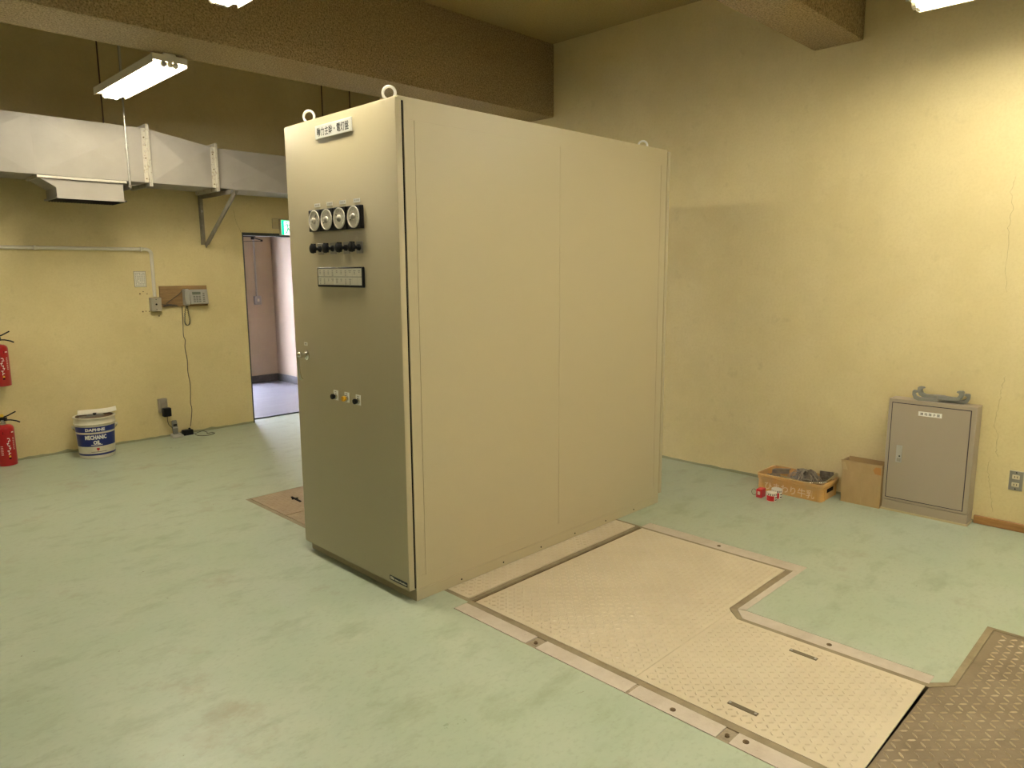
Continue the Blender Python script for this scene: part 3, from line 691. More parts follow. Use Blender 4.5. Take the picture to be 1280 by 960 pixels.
# ------------------------------------------------------------------ left wall fittings
t = thing('wall_conduit', (2.0,YL,1.23), 'pale grey conduit running along the left wall and bending down to a small box', 'conduit')
rc = 0.016
pts = [(0.2,YL-rc,1.812),(2.455,YL-rc,1.812)] + [(2.455+0.045*math.sin(a),YL-rc,1.767+0.045*math.cos(a)) for a in [PI/2*i/6 for i in range(1,7)]] + [(2.500,YL-rc,1.37)]
obj('pipe', tube(bmesh.new(), pts, rc, 12), PVC, t, 50)
for xx in (1.55, 2.40):
    bm = box(xx,xx+0.02,YL-0.035,YL-0.001,1.793,1.831,bev=0.003); obj('clip', bm, PVC, t)
jb = obj('junction_box', box(2.448,2.545,YL-0.055,YL,1.232,1.362,bev=0.005), BOXG, t, 40)
for zz in (1.345,1.250): obj('screw', cyl(bmesh.new(),(2.496,YL-0.058,zz),(2.496,YL-0.055,zz),0.004,n=8), INK, jb)
obj('knockout', cyl(bmesh.new(),(2.496,YL-0.0575,1.298),(2.496,YL-0.055,1.298),0.009,n=12), INK, jb)

o = tag(obj('wall_notice', box(2.333,2.440,YL-0.004,YL-0.0005,1.462,1.610), BOXG), 'small framed paper notice above the wall junction box', 'notice')
pp = obj('sheet', box(2.338,2.435,YL-0.0052,YL-0.004,1.467,1.605), PAPER, o)
bm = bmesh.new()
for c_ in range(7):
    for r_ in range(9):
        if random.random() < 0.82: xx = 2.346+c_*0.0125; bx(bm,xx,xx+0.006,YL-0.0057,YL-0.0052,1.476+r_*0.0138,1.476+r_*0.0138+0.009)
obj('print', bm, DIALR, pp)
# old screw holes in the plaster are plugs on their own
for i, (xx, zz) in enumerate(((2.375,1.40),(2.405,1.42),(2.438,1.398),(2.388,1.232),(2.415,1.235),(2.445,1.232),(2.530,1.185))):
    tag(obj('wall_plug', cyl(bmesh.new(),(xx,YL-0.002,zz),(xx,YL,zz),0.005 if i % 3 else 0.007,n=8), RUST), 'tiny dark old screw plug in the plaster round the junction box', 'plug', 'old screw plugs beside the junction box')

bd = tag(obj('backing_board', box(2.548,2.998,YL-0.018,YL,1.268,1.468,bev=0.002), WOOD), 'brown plywood board holding the wall telephone', 'board')
ph = thing('wall_telephone', (2.87,YL-0.018,1.28), 'silver wall telephone with handset on the plywood board', 'telephone')
YP = YL-0.018
bm = bmesh.new(); prof = [(0,0),(-0.040,0.0),(-0.055,0.006),(-0.040,0.128),(-0.030,0.142),(0,0.142)]
prism(bm, prof, 2.815, 2.985, lambda a,b,h: (h,YP+a,1.287+b)); base = obj('body', bm, SILVER, ph, 30)
fy = lambda z: YP-0.056+(z-1.293)*0.015/0.122
obj('screen', box(2.835,2.915,fy(1.395)-0.001,fy(1.395)+0.004,1.380,1.407), LCD, base)
for r_ in range(4):
    for c_ in range(3):
        zz = 1.308+r_*0.0165; xx = 2.842+c_*0.026
        if r_ == 0 and c_ == 0: key = obj('key', box(xx,xx+0.018,fy(zz)-0.0025,fy(zz)+0.003,zz,zz+0.011), SILVERD, base); k0 = WORLD[key].copy()
        else: again(key, k0+Vector((c_*0.026,r_*0.0165*0.123,r_*0.0165)), base)
for r_ in range(5): again(key, k0+Vector((0.092,r_*0.019*0.123,r_*0.019)), base)
bm = bmesh.new(); prof = [(0,0),(-0.050,0),(-0.072,0.012),(-0.068,0.045),(-0.060,0.075),(-0.068,0.118),(-0.074,0.150),(-0.055,0.162),(0,0.160)]
prism(bm, prof, 2.755, 2.802, lambda a,b,h: (h,YP+a,1.276+b)); bmesh.ops.bevel(bm, geom=[e for e in bm.edges], offset=0.006, segments=2, affect='EDGES')
obj('handset', bm, SILVER, ph, 40)
cp = []
loop_pts = [(2.770,YP-0.05,1.282),(2.752,YP-0.04,1.20),(2.748,YP-0.03,1.12),(2.765,YP-0.03,1.085),(2.790,YP-0.03,1.095),(2.797,YP-0.03,1.14),(2.787,YP-0.035,1.21),(2.778,YP-0.035,1.275)]
def smooth_path(P, n=8):
    P = [Vector(p) for p in P]; out_ = []
    for i in range(len(P)-1):
        a_, b_, c_, d2 = P[max(i-1,0)], P[i], P[i+1], P[min(i+2,len(P)-1)]
        for k in range(n):
            t_ = k/n
            out_.append(0.5*((2*b_)+(c_-a_)*t_+(2*a_-5*b_+4*c_-d2)*t_*t_+(3*b_-a_-3*c_+d2)*t_**3))
    return out_+[P[-1]]
sp = smooth_path(loop_pts, 26)
helix = [q + Vector((math.cos(i*1.1)*0.0055, math.sin(i*1.1)*0.0055, 0)) for i, q in enumerate(sp)]
obj('curly_cord', tube(bmesh.new(), helix, 0.0030, 5), CORD, ph, 60)
t = tag(obj('telephone_cable', tube(bmesh.new(), smooth_path([(2.545,YL-0.03,1.297),(2.60,YL-0.024,1.285),(2.68,YL-0.024,1.278),(2.62,YL-0.026,1.293),(2.57,YL-0.025,1.275),(2.66,YL-0.026,1.288),(2.70,YL-0.025,1.276),(2.60,YL-0.026,1.295),(2.66,YL-0.025,1.345),(2.72,YL-0.024,1.385),(2.76,YL-0.024,1.43)], 8), 0.0032, 6), CORD, smooth=60), 'dark thin cable bundled across the plywood board', 'cable')
cable = [(2.748,YL-0.012,1.27),(2.745,YL-0.006,1.09),(2.742,YL-0.006,0.98),(2.755,YL-0.006,0.935),(2.747,YL-0.006,0.86),(2.760,YL-0.006,0.74),(2.757,YL-0.006,0.62),(2.770,YL-0.006,0.50),(2.766,YL-0.006,0.40),(2.760,YL-0.006,0.30),(2.768,YL-0.006,0.24),(2.752,YL-0.008,0.13),(2.735,YL-0.02,0.07)]
tag(obj('telephone_lead', tube(bmesh.new(), smooth_path(cable, 5), 0.0035, 6), CORD, smooth=60), 'thin dark lead hanging down the wall below the telephone', 'cable')

# outlet box with black adapter
t = thing('power_outlet', (2.485,YL,0.24), 'small grey surface outlet box low on the left wall', 'outlet')
ob_ = obj('box', box(2.448,2.528,YL-0.045,YL,0.250,0.385,bev=0.004), BOXG, t, 40)
obj('face_plate', box(2.458,2.523,YL-0.049,YL-0.045,0.262,0.375,bev=0.002), IRON, ob_)
ad = thing('power_adapter', (2.50,YL-0.06,0.20), 'black plug-in power adapter on the low outlet box', 'adapter')
obj('brick', box(2.466,2.538,YL-0.105,YL-0.0495,0.215,0.300,bev=0.006), BLACK, ad, 40)
obj('lead', tube(bmesh.new(), smooth_path([(2.50,YL-0.085,0.218),(2.502,YL-0.08,0.17),(2.515,YL-0.07,0.13),(2.548,YL-0.06,0.09),(2.570,YL-0.020,0.05),(2.585,YL-0.018,0.006)], 6), 0.003, 6), CORD, ad, 60)
# cordless phone in its cradle
cx, cy = 2.575, 7.195
t = thing('cordless_phone', (cx,cy,0), 'silver cordless handset standing in its cradle on the floor', 'telephone')
bm = bmesh.new(); a = [(-0.055,-0.05),(0.055,-0.05),(0.05,0.045),(-0.05,0.045)]
lo_ = [bm.verts.new((cx+p_,cy+q_,0.0)) for p_,q_ in a]; hi_ = [bm.verts.new((cx+p_*0.9,cy+q_*0.9,0.020 if q_ < 0 else 0.036)) for p_,q_ in a]
bridge(bm, lo_, hi_); bm.faces.new(lo_[::-1]); bm.faces.new(hi_); bmesh.ops.bevel(bm, geom=bm.edges[:], offset=0.004, segments=1, affect='EDGES')
obj('cradle', bm, SILVER, t, 40)
bm = bmesh.new(); pf = [(-0.012,0),(0.012,0),(0.014,0.06),(0.011,0.125),(0.004,0.138),(-0.010,0.130),(-0.014,0.07)]
prism(bm, pf, -0.023, 0.023, lambda a_,b_,h: (cx-0.005+h, cy+0.012+a_+b_*0.12, 0.028+b_)); bmesh.ops.bevel(bm, geom=bm.edges[:], offset=0.004, segments=1, affect='EDGES')
hs = obj('handset', bm, SILVERD, t, 40)
obj('screen', box(cx-0.022,cx+0.012,cy+0.0085,cy+0.011,0.105,0.128), BLACK, hs)
obj('band', box(cx-0.027,cx+0.017,cy+0.004,cy+0.02,0.088,0.098), SILVER, hs)
t = thing('charger_block', (2.69,7.215,0), 'black charger block on the floor beside the cordless phone', 'adapter')
obj('block', box(2.638,2.735,7.185,7.245,0.0,0.052,bev=0.005), BLACK, t, 40)
obj('plug', box(2.700,2.716,7.205,7.225,0.052,0.068,bev=0.003), BLACK, t)
tag(obj('floor_cable', tube(bmesh.new(), smooth_path([(2.73,7.21,0.02),(2.742,7.20,0.004),(2.80,7.235,0.004),(2.855,7.262,0.004),(2.862,7.18,0.004),(2.838,7.11,0.004),(2.885,7.12,0.004),(2.895,7.07,0.004),(2.82,7.03,0.004),(2.745,7.07,0.004),(2.735,7.15,0.004)], 8), 0.0032, 6), CORD, smooth=60), 'thin dark cable curled on the floor under the telephone', 'cable')

# exit sign over the doorway
t = thing('exit_sign', (3.93,YL,2.0), 'lit green and white emergency exit sign over the doorway', 'sign')
obj('back_box', box(3.742,4.02,YL-0.012,YL,2.048,2.155,bev=0.003), CREAM, t)
YS = YL-0.055
cs = obj('casing', box(3.812,4.012,YS,YL-0.012,1.982,2.152,bev=0.004), CREAM, t, 40)
obj('face_panel', box(3.820,4.004,YS-0.003,YS,1.986,2.137), EXITW, cs)
bm = box(3.820,3.848,YS-0.0042,YS-0.003,1.986,2.137); bx(bm,3.820,4.004,YS-0.0042,YS-0.003,2.128,2.137); bx(bm,3.940,4.004,YS-0.0042,YS-0.003,1.986,2.128)
obj('green_panel', bm, GREEN, cs)
def fig(pts, r): 
    b = bmesh.new()
    for (a_,b2,c_,d2) in pts: bar(b,(a_,YS-0.0038,b2),(c_,YS-0.0038,d2),r,0.0012,up=(0,1,0))
    return b
bm = fig([(3.884,2.098,3.895,2.056),(3.895,2.056,3.912,2.030),(3.912,2.030,3.936,2.028),(3.893,2.058,3.884,2.024),(3.884,2.024,3.866,2.000)], 0.012)
for q in ((3.884,2.096,3.864,2.088),(3.864,2.088,3.853,2.072),(3.886,2.096,3.908,2.090),(3.908,2.090,3.918,2.072)): bar(bm,(q[0],YS-0.0038,q[1]),(q[2],YS-0.0038,q[3]),0.008,0.0012,up=(0,1,0))
cyl(bm,(3.878,YS-0.0044,2.112),(3.878,YS-0.003,2.112),0.0085,n=12)
obj('running_figure', bm, GREENF, cs)

# ------------------------------------------------------------------ fire extinguishers
def extinguisher(cx, cy, z, label, h=0.345, r=0.072):
    t = thing('fire_extinguisher', (cx,cy,z), label, 'extinguisher', 'red fire extinguishers by the left wall')
    cyl_ = obj('cylinder', lathe(bmesh.new(), [(r-0.006,0),(r,0.004),(r,0.02),(r,h-0.035),(r*0.93,h-0.018),(r*0.68,h-0.004),(r*0.36,h),(0.022,h+0.004)], (cx,cy,z), n=32), RED, t, 50)
    obj('neck', lathe(bmesh.new(), [(0.024,h),(0.024,h+0.016),(0.017,h+0.02),(0.017,h+0.040)], (cx,cy,z), n=16), CHROME, t, 40)
    d = Vector((0.86,-0.5,0)).normalized(); p = Vector((cx,cy,z+h+0.045))
    bm = bmesh.new(); bar(bm, p-d*0.03, p+d*0.03, 0.026, 0.03); obj('valve', bm, BLACK, t)
    bm = tube(bmesh.new(), [p-d*0.01+Vector((0,0,0.012)), p+d*0.04+Vector((0,0,0.030)), p+d*0.10+Vector((0,0,0.062))], 0.006, 6); obj('upper_lever', bm, BLACK, t, 60)
    bm = tube(bmesh.new(), [p+d*0.01+Vector((0,0,-0.006)), p+d*0.06+Vector((0,0,-0.008)), p+d*0.10+Vector((0,0,-0.018)), p+d*0.125+Vector((0,0,-0.030))], 0.006, 6); obj('carry_handle', bm, BLACK, t, 60)
    obj('safety_pin', box(p.x-0.026,p.x+0.008,p.y-0.014,p.y+0.014,p.z+0.020,p.z+0.044,bev=0.004), YELLOW, t)
    bm = tube(bmesh.new(), smooth_path([p-d*0.03, p-d*0.09+Vector((0,0,-0.02)), p-d*0.105+Vector((0,0,-0.12)), p-d*0.095+Vector((0,0,-0.24))], 6), 0.009, 8); obj('hose', bm, RUBBER, t, 60)
    n = Vector((-0.10,-1,0)).normalized(); u = Vector((1,-0.10,0)).normalized()
    bm = bmesh.new()
    def dash(a_, zz, wd, hh):
        q = []
        for s2, s3 in ((-1,-1),(1,-1),(1,1),(-1,1)):
            th = a_+s2*wd/(2*r); q.append(bm.verts.new(Vector((cx,cy,z+zz+s3*hh/2)) + (n*math.cos(th)+u*math.sin(th))*(r+0.0008)))
        bm.faces.new(q)
    for k in range(7): dash(0.25+0.10*math.sin(k*2.1), 0.235-k*0.021, 0.016, 0.006); dash(0.25+0.12*math.cos(k*1.7), 0.227-k*0.021, 0.005, 0.012)
    for k in range(9): dash(0.80, 0.235-k*0.012, 0.014, 0.0035)
    for k in range(6): dash(-0.45, 0.17-k*0.014, 0.018, 0.0035)
    dash(0.80, 0.284, 0.022, 0.009)
    obj('label_print', bm, WINK, cyl_)
    bm = bmesh.new(); dash(0.25, 0.082, 0.014, 0.013); obj('yellow_mark', bm, YELLOW, cyl_)
    bm = bmesh.new(); dash(0.15, 0.283, 0.052, 0.022); dash(0.25, 0.064, 0.016, 0.012); obj('dark_mark', bm, INK, cyl_)
    return t
extinguisher(1.184,7.185,0.0,'red fire extinguisher standing on the floor at the left edge')
e2 = extinguisher(1.205,7.185,0.672,'red fire extinguisher hung on the wall at the left edge')
bm = box(1.185,1.225,YL-0.02,YL,0.93,1.03); bar(bm,(1.205,YL-0.02,1.00),(1.205,7.19,1.01),0.012,0.006); obj('wall_hook', bm, IRON, e2)

# ------------------------------------------------------------------ oil pail
px_, py_ = 1.812, 6.975
t = thing('oil_pail', (px_,py_,0), 'white and blue oil pail on the floor by the left wall', 'pail')
R0, R1, PH = 0.138, 0.156, 0.362
rad = lambda z: R0+(R1-R0)*min(z,0.30)/0.30
pl_ = obj('body', lathe(bmesh.new(), [(R0-0.008,0),(R0,0.006),(R0,0.012),(rad(0.15),0.15),(rad(0.295),0.295),(R1+0.006,0.300),(R1+0.008,0.306),(R1+0.003,0.314),(R1+0.001,0.34),(R1+0.001,0.350),(R1+0.009,0.353),(R1+0.010,0.360),(R1+0.005,PH+0.002),(R1-0.006,PH),(R1-0.010,0.345),(0.02,0.340)], (px_,py_,0), n=48), PAIL, t, 45)
face = Vector((-0.249,-0.968,0)); side = Vector((0.968,-0.249,0))
def band(za, zb, half, off=0.0012):
    b = bmesh.new(); n = 30
    A = [[b.verts.new(Vector((px_,py_,z)) + (face*math.cos(th)+side*math.sin(th))*(rad(z)+off)) for th in [(-half+2*half*i/n) for i in range(n+1)]] for z in (za,zb)]
    for i in range(n): b.faces.new((A[0][i],A[0][i+1],A[1][i+1],A[1][i]))
    return b
def pband(name, za, zb, half, m, off=0.0012): return obj(name, band(za,zb,half,off), m, pl_, 60)
pband('blue_band', 0.236, 0.283, 1.35, BLUE); pband('blue_band', 0.110, 0.220, 1.30, BLUE); pband('blue_band', 0.030, 0.046, 1.6, BLUE)
def wrap(body, z, wd, ht, shift=0.0, m=WINK):
    n = (face*math.cos(shift)+side*math.sin(shift)); u = (side*math.cos(shift)-face*math.sin(shift)); r = rad(z)+0.0040
    return obj('lettering', text_bm(body, Vector((px_,py_,z))+n*r, u, (0,0,1), n, width=wd, height=ht, bend=r, bold=0.045), m, pl_)
wrap('DAPHNE', 0.259, 0.155, 0.026, -0.02); wrap('MECHANIC', 0.192, 0.170, 0.038, -0.02)
wrap('OIL', 0.146, 0.056, 0.034, 0.02); 
def patch(name, z, wd, ht, sh, m):
    return obj(name, (lambda b: (prism_patch(b, z, wd, ht, sh), b)[1])(bmesh.new()), m, pl_)
def prism_patch(b, z, wd, ht, sh):
    q = [b.verts.new(Vector((px_,py_,z+s3*ht/2)) + (face*math.cos(sh+s2*wd/(2*rad(z)))+side*math.sin(sh+s2*wd/(2*rad(z))))*(rad(z)+0.0034)) for s2,s3 in ((-1,-1),(1,-1),(1,1),(-1,1))]
    b.faces.new(q)
pband('underline', 0.1215, 0.1265, 0.30, WINK, 0.0026)
patch('red_mark', 0.088, 0.022, 0.016, 0.05, TINRED); patch('red_mark', 0.077, 0.011, 0.008, 0.05, TINRED)
bm = bmesh.new()
for k in range(16): prism_patch(bm, 0.062, 0.006, 0.004, -0.30+k*0.052)
obj('small_print', bm, INK, pl_)
bm = bmesh.new(); hp = []
for i in range(25):
    a_ = PI*i/24; hp.append(Vector((px_,py_,0.275-0.085*math.sin(a_))) + side*(math.cos(a_)*(R1+0.018)) + face*(math.sin(a_)*0.03))
# bail handle hangs at both sides only, folded down behind the pail
hp = [Vector((px_,py_,0.272)) + (side*math.cos(a_)-face*math.sin(a_))*(R1+0.016) + Vector((0,0,-0.10*math.sin(a_))) for a_ in [PI*i/30 for i in range(31)]]
obj('bail_handle', tube(bm, hp, 0.0028, 6), CORD, t, 60)
for s in (-1,1): obj('handle_ear', cyl(bmesh.new(),Vector((px_,py_,0.272))+side*(s*(R1-0.003)),Vector((px_,py_,0.272))+side*(s*(R1+0.020)),0.012,n=12), PAIL, t, 40)
obj('lid', cyl(bmesh.new(),(px_,py_,0.345),(px_,py_,0.362),R1-0.012,n=36), RUSTLID, t)
# sheet of card, clipboard and tool on the pail
b = bmesh.new(); c0 = Vector((px_+0.03,py_+0.03,0.374)); rows = []
for i in range(9):
    s_ = -0.145+0.30*i/8; lift = 0.0 if i < 6 else (i-5)**2*0.0016
    rows.append([b.verts.new(c0+side*s_+face*(q)+Vector((0,0,lift+(0.014 if q < 0 else 0.0)))) for q in (-0.11,0.045)])
for a_, b_ in zip(rows, rows[1:]): b.faces.new((a_[0],a_[1],b_[1],b_[0]))
ex = bmesh.ops.extrude_face_region(b, geom=b.faces[:]); bmesh.ops.translate(b, verts=[g_ for g_ in ex['geom'] if isinstance(g_, bmesh.types.BMVert)], vec=(0,0,0.004))
tag(obj('white_card', b, PAPER), 'curled white card lying on top of the oil pail', 'card')
c1 = Vector((px_-0.005,py_,0.362))+face*0.085
t = thing('clamp_tool', c1, 'small dark metal clamp lying across the oil pail lid', 'tool')
bm = bmesh.new(); bar(bm, c1-side*0.11+Vector((0,0,0.006)), c1+side*0.085+Vector((0,0,0.006)), 0.022, 0.012); obj('bar', bm, IRON, t)
bm = bmesh.new(); bar(bm, c1-side*0.05+Vector((0,0,0.016)), c1+side*0.075+Vector((0,0,0.016)), 0.020, 0.010); obj('clip', bm, SILVERD, t)
obj('knob', cyl(bmesh.new(), c1+side*0.01+Vector((0,0,0.018)), c1+side*0.01+Vector((0,0,0.034)), 0.014, n=10), BLACK, t, 40)

# ------------------------------------------------------------------ grey terminal cabinet by the right wall
gx, gy0, gy1, gz = 5.052, 1.012, 1.514, 0.756
t = thing('terminal_box', ((gx+XR)/2,(gy0+gy1)/2,0), 'low grey beige steel terminal box standing against the yellow wall', 'cabinet')
obj('body', box(gx,XR-0.001,gy0,gy1,0.072,gz,bev=0.003), CABG, t, 40)
obj('plinth', box(gx+0.002,XR-0.001,gy0+0.002,gy1-0.002,0.012,0.070), CABG, t)
obj('floor_seal', box(gx-0.006,XR-0.001,gy0-0.004,gy1+0.004,0.0,0.012), CREAM, t)
bm = bmesh.new(); ya, yb, za, zb = 1.046, 1.489, 0.094, 0.728
for q in ((ya-0.005,ya,za-0.005,zb+0.005),(yb,yb+0.005,za-0.005,zb+0.005),(ya,yb,za-0.005,za),(ya,yb,zb,zb+0.005)): bx(bm,gx-0.0015,gx,q[0],q[1],q[2],q[3])
obj('door_gasket', bm, GASK, t)
dd = obj('door', box(gx-0.004,gx,ya,yb,za,zb), CABG, t)
hh = obj('handle', box(gx-0.008,gx-0.004,1.411,1.446,0.338,0.452,bev=0.001), SILVER, t)
obj('keyhole', cyl(bmesh.new(),(gx-0.009,1.424,0.380),(gx-0.008,1.424,0.380),0.005,n=10), INK, hh)
obj('lever', box(gx-0.012,gx-0.008,1.416,1.438,0.396,0.446,bev=0.001), SILVER, hh)
obj('button', box(gx-0.011,gx-0.008,1.416,1.438,0.344,0.366,bev=0.001), OUTLET, hh)
nl = obj('name_label', box(gx-0.0055,gx-0.004,1.200,1.334,0.663,0.692), WHITE, t)
obj('lettering', text_bm('接 地 端 子 盤', (gx-0.0055,1.267,0.6775), **DOORF, width=0.112, height=0.018, bold=0.006), INK, nl)

# two grey hooked supports lying on top
def hook(o, ang, label, L_=0.29, hh=0.070):
    t_ = bmesh.new(); w_ = 0.018
    pr = [(-L_/2+0.035,0),(L_/2-0.035,0),(L_/2-0.012,0.010),(L_/2,0.035),(L_/2,hh),(L_/2-0.008,hh+0.006),(L_/2-0.030,hh+0.004),(L_/2-0.034,hh-0.004),(L_/2-0.020,hh-0.010),(L_/2-0.018,0.042),(L_/2-0.026,0.026),(L_/2-0.045,0.020),(-L_/2+0.045,0.020),(-L_/2+0.026,0.026),(-L_/2+0.018,0.042),(-L_/2+0.020,hh-0.010),(-L_/2+0.034,hh-0.004),(-L_/2+0.030,hh+0.004),(-L_/2+0.008,hh+0.006),(-L_/2,hh),(-L_/2,0.035),(-L_/2+0.012,0.010)]
    d = Vector((math.sin(ang),-math.cos(ang),0)); n = Vector((math.cos(ang),math.sin(ang),0)); o = Vector(o)
    prism(t_, pr, -w_, w_, lambda a_,b_,h: tuple(o+d*a_+n*h+Vector((0,0,b_))))
    ob2 = tag(obj('hooked_support', t_, HOOKM), label, 'bracket', 'grey hooked supports on the terminal box')
    b2 = bmesh.new(); bar(b2, o+n*(-w_-0.001)+d*-0.01+Vector((0,0,0.001)), o+n*(-w_-0.001)+d*-0.01+Vector((0,0,0.021)), 0.006, 0.003, up=(1,0,0)); obj('rib', b2, IRON, ob2)
    b2 = bmesh.new(); cyl(b2, o+d*-0.04+n*0.004+Vector((0,0,0.0205)), o+d*0.03+n*0.004+Vector((0,0,0.0225)), 0.004, n=6); obj('pin', b2, STEEL, ob2)
hook((5.115,1.232,gz), 0.20, 'lower grey hooked support resting flat on the terminal box', 0.318, 0.058)
hook((5.108,1.234,gz+0.0205), -0.12, 'upper grey hooked support lying across the other one', 0.262, 0.060)

# ------------------------------------------------------------------ cardboard box
cx0, cx1, cyA, cyB, ch = 5.030, 5.150, 1.5195, 1.772, 0.225
t = thing('cardboard_box', ((cx0+cx1)/2,(cyA+cyB)/2,0), 'open brown cardboard box between the crate and the terminal box', 'box')
th = 0.004
bm = box(cx0,cx1,cyA,cyB,0,th); bx(bm,cx0,cx0+th,cyA,cyB,th,ch); bx(bm,cx1-th,cx1,cyA,cyB,th,ch); bx(bm,cx0+th,cx1-th,cyA,cyA+th,th,ch); bx(bm,cx0+th,cx1-th,cyB-th,cyB,th,ch)
obj('carton', bm, CARD, t)
def flap(name, pts, m=CARD):
    b = bmesh.new(); q = [b.verts.new(p) for p in pts]; f_ = b.faces.new(q); n_ = Vector(pts[1]).copy()
    e_ = (Vector(pts[1])-Vector(pts[0])).cross(Vector(pts[2])-Vector(pts[0])).normalized()*0.004
    r = bmesh.ops.extrude_face_region(b, geom=[f_]); bmesh.ops.translate(b, verts=[v_ for v_ in r['geom'] if isinstance(v_, bmesh.types.BMVert)], vec=e_)
    return obj(name, b, m, t)
flap('front_flap', [(cx0,cyA,ch),(cx0,cyB,ch),(cx0-0.006,cyB+0.010,ch+0.072),(cx0-0.004,cyA-0.002,ch+0.074)])
flap('back_flap', [(cx1,cyB,ch),(cx1,cyA,ch),(cx1+0.004,cyA+0.004,ch+0.074),(cx1+0.004,cyB,ch+0.074)], CARDIN)
flap('side_flap', [(cx0+0.006,cyB,ch),(cx1-0.006,cyB,ch),(cx1-0.006,cyB+0.004,ch+0.068),(cx0+0.006,cyB+0.006,ch+0.068)], CARDIN)
flap('side_flap', [(cx1-0.006,cyA,ch),(cx0+0.006,cyA,ch),(cx0+0.006,cyA-0.001,ch+0.068),(cx1-0.006,cyA-0.001,ch+0.068)], CARDIN)
obj('seam', box(cx0-0.0008,cx0,1.640,1.6415,0.0,ch), TAPE, t)
b = bmesh.new()
q = [b.verts.new(p) for p in ((cx0-0.0065,1.775,ch+0.055),(cx0-0.0015,1.765,ch+0.004),(cx0-0.0015,1.735,ch+0.006),(cx0-0.0068,1.755,ch+0.06))]; b.faces.new(q); obj('tape_patch', b, TAPE, t)
b = bmesh.new(); q = [b.verts.new(p) for p in ((cx0-0.0068,1.522,ch+0.058),(cx0-0.0015,1.522,ch+0.006),(cx0-0.0015,1.560,ch+0.008),(cx0-0.0045,1.572,ch+0.034),(cx0-0.0068,1.556,ch+0.056))]; b.faces.new(q); obj('tape_patch', b, TAPEO, t)

# ------------------------------------------------------------------ orange crate
kx0, kx1, ky0, ky1, kh = 4.878, 5.168, 1.838, 2.318, 0.125
t = thing('plastic_crate', ((kx0+kx1)/2,(ky0+ky1)/2,0), 'faded orange plastic crate of scrap on the floor against the wall', 'crate')
bm = bmesh.new(); th = 0.006
def crate_shell(bm):
    n = 6; rr = 0.03
    def loop(inset, z):
        out_ = []
        for (cx_,cy_,a0) in ((kx1-rr,ky1-rr,0),(kx0+rr,ky1-rr,PI/2),(kx0+rr,ky0+rr,PI),(kx1-rr,ky0+rr,1.5*PI)):
            for i in range(n+1):
                a_ = a0+PI/2*i/n; out_.append(bm.verts.new((cx_+(rr-inset)*math.cos(a_), cy_+(rr-inset)*math.sin(a_), z)))
        return out_
    Ls = [loop(0.010,0.0),loop(0.006,0.004),loop(0.006,0.085),loop(0.0,0.086),loop(0.0,0.100),loop(0.004,0.101),loop(0.004,0.106),loop(-0.004,0.107),loop(-0.004,kh),loop(0.007,kh),loop(0.013,0.008)]
    for a_, b_ in zip(Ls, Ls[1:]): bridge(bm, a_, b_)
    bm.faces.new(Ls[0][::-1]); bm.faces.new(Ls[-1])
crate_shell(bm); cr = obj('shell', bm, CRATE, t, 35)
# hand holes on the short sides, ribs on the long side
for yy, s in ((ky0+0.006,-1),(ky1-0.006,1)):
    bm = box(kx0+0.09,kx1-0.09,min(yy,yy+s*0.0015),max(yy,yy+s*0.0015),0.052,0.080,bev=0.0005); obj('hand_hole', bm, RUBBER, cr)
    yi = ky1-0.013 if s > 0 else ky0+0.013
    obj('hand_hole', box(kx0+0.09,kx1-0.09,min(yi,yi-s*0.0015),max(yi,yi-s*0.0015),0.052,0.080), PLASTER, cr)
    for xx in (kx0+0.045,kx1-0.05): obj('rib', box(xx,xx+0.006,min(yy,yy+s*0.005),max(yy,yy+s*0.005),0.004,0.086), CRATE, cr)
for yy in (ky0+0.035,ky0+0.075,ky1-0.040): obj('rib', box(kx0+0.001,kx0+0.0065,yy,yy+0.006,0.004,0.086), CRATE, cr)
obj('lettering', text_bm('ひまわり牛乳', (kx0+0.0052,2.075,0.045), **DOORF, width=0.36, height=0.060, bold=0.012), CRATET, cr)
# scrap inside the crate
def wire_heap(c, rx, ry, h, seed):
    rnd = random.Random(seed); b = bmesh.new(); n, m_ = 10, 7; rows = []
    for j in range(m_+1):
        rows.append([])
        for i in range(n):
            ph_ = j/m_*PI/2; a_ = 2*PI*i/n; k_ = 1+rnd.uniform(-0.22,0.22)
            rows[-1].append(b.verts.new((c[0]+rx*k_*math.cos(ph_)*math.cos(a_), c[1]+ry*k_*math.cos(ph_)*math.sin(a_), c[2]+h*k_*math.sin(ph_))))
    for r0, r1 in zip(rows, rows[1:]): bridge(b, r0, r1)
    b.faces.new(rows[0][::-1]); b.faces.new(rows[-1]); return b
sc = thing('wire_mesh_heap', (5.04,2.02,0.008), 'crumpled grey wire mesh heaped in the orange crate', 'scrap')
obj('core', wire_heap((5.035,2.02,0.008), 0.088, 0.125, 0.150, 3), JUNK, sc)
rnd = random.Random(5)
for k in range(12):
    pts = []; a0_ = rnd.uniform(0,2*PI); tl = rnd.uniform(0.3,1.0)
    for i in range(15):
        a_ = PI*i/14; pts.append((5.035+0.095*math.cos(a_)*math.cos(a0_)+rnd.uniform(-.004,.004), 2.03+0.125*math.cos(a_)*math.sin(a0_)+rnd.uniform(-.004,.004), 0.060+0.105*math.sin(a_)*(0.8+0.3*tl)))
    obj('wire', tube(bmesh.new(), pts, 0.0022, 5), JUNKL, sc)
tag(obj('steel_bracket_scrap', angle(bmesh.new(),(5.06,2.285,0.120),(5.10,2.175,0.132),0.035,(0,0,-1),(1,0,0)), STEEL), 'short grey angle offcut at the far end of the orange crate', 'scrap')
bm = box(4.93,5.0,2.19,2.26,0.010,0.112,bev=0.004); cyl(bm,(4.928,2.245,0.106),(4.915,2.25,0.112),0.014,n=10)
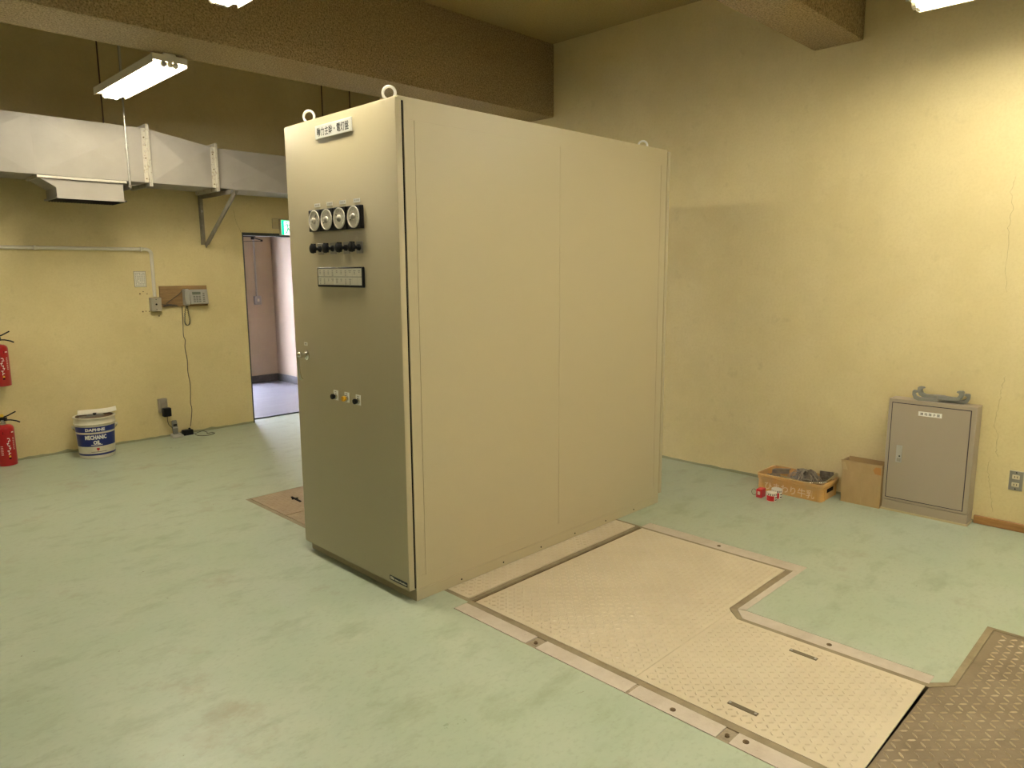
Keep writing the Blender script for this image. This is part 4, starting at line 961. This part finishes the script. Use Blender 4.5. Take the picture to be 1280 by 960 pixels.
tag(obj('fitting_block', bm, JUNK, smooth=40), 'small grey metal fitting inside the orange crate near the angle offcut', 'scrap')
tag(obj('bent_pipe', tube(bmesh.new(), smooth_path([(4.93,2.16,0.118),(4.925,2.08,0.112),(4.93,2.0,0.104),(4.94,1.92,0.113),(4.965,1.862,0.124),(5.02,1.850,0.133),(5.10,1.850,0.143),(5.15,1.850,0.150)], 6), 0.011, 10), CHROME, smooth=60), 'shiny bent metal pipe resting in the orange crate', 'pipe')
b = bmesh.new(); q = [(5.12,1.955,0.03),(5.13,1.86,0.03),(5.135,1.86,0.155),(5.125,1.955,0.165)]
prism(b, [(1.86,0.02),(1.96,0.02),(1.965,0.155),(1.87,0.160)], 5.136, 5.146, lambda a_,b_,h: (h,a_,b_))
tag(obj('metal_plate', b, JUNK), 'dark grey metal plate leaning at the box end of the crate', 'scrap')

# ------------------------------------------------------------------ red tins before the crate
def tin(cx_, cy_, r, h, label, tilt=0):
    t_ = thing('red_tin', (cx_,cy_,0), label, 'tin', 'small red and white tins before the crate')
    b = obj('can', lathe(bmesh.new(), [(r*0.95,0),(r,0.003),(r,h-0.004),(r*0.96,h),(r*0.86,h),(r*0.86,h-0.004),(0,h-0.004)], (cx_,cy_,0), n=24), TINW, t_, 40)
    def sl(a0_, a1_, z0_, z1_, m2, nm):
        bb = bmesh.new(); lathe(bb, [(r+0.0008,z0_),(r+0.0008,z1_)], (cx_,cy_,0), n=10, a0=a0_, a1=a1_, ref=(-0.707,-0.707,0)); obj(nm, bb, m2, b)
    sl(-1.6,0.15,0.004,h*0.66,TINRED,'red_wrapper')
    for k in range(5): sl(-1.1+k*0.42,-0.92+k*0.42,h*0.70,h*0.88,INK,'black_print')
    sl(0.35,0.95,h*0.40,h*0.52,INK,'black_print'); sl(0.30,0.85,h*0.14,h*0.26,INK,'black_print'); sl(1.0,1.9,0.004,h*0.8,TINRED,'red_wrapper')
    return t_
tin(4.705,2.118,0.034,0.062,'front red and white tin standing before the orange crate')
tin(4.790,2.122,0.036,0.066,'rear red and white tin nearest the orange crate')
t = thing('red_carton', (4.725,2.215,0), 'small red carton with a wire ring beside the tins', 'carton')
obj('sleeve', box(4.70,4.765,2.19,2.232,0.0,0.062,bev=0.003), TINRED, t)
obj('white_window', box(4.6985,4.70,2.202,2.220,0.022,0.046), TINW, t)
obj('wire_ring', tube(bmesh.new(), [(4.712,2.252+0.018*math.cos(a_),0.032+0.022*math.sin(a_)) for a_ in [2*PI*i/20 for i in range(20)]], 0.0016, 5, closed=True), CORD, t)

# ------------------------------------------------------------------ wall socket on the right wall
t = thing('wall_socket', (XR,0.805,0.25), 'steel double socket plate on the yellow wall at the right edge', 'outlet')
pt = obj('plate', box(XR-0.006,XR,0.766,0.838,0.252,0.374,bev=0.002), OUTLET, t)
for zz in (0.336,0.288):
    s_ = obj('socket', box(XR-0.0085,XR-0.006,0.784,0.822,zz-0.013,zz+0.013,bev=0.001), IVORY, t)
    for yy in (0.796,0.810): obj('slot', box(XR-0.009,XR-0.0085,yy-0.0015,yy+0.0015,zz-0.005,zz+0.006), INK, s_)
for zz in (0.364,0.262): obj('screw', cyl(bmesh.new(),(XR-0.0075,0.802,zz),(XR-0.006,0.802,zz),0.004,n=8), INK, pt)
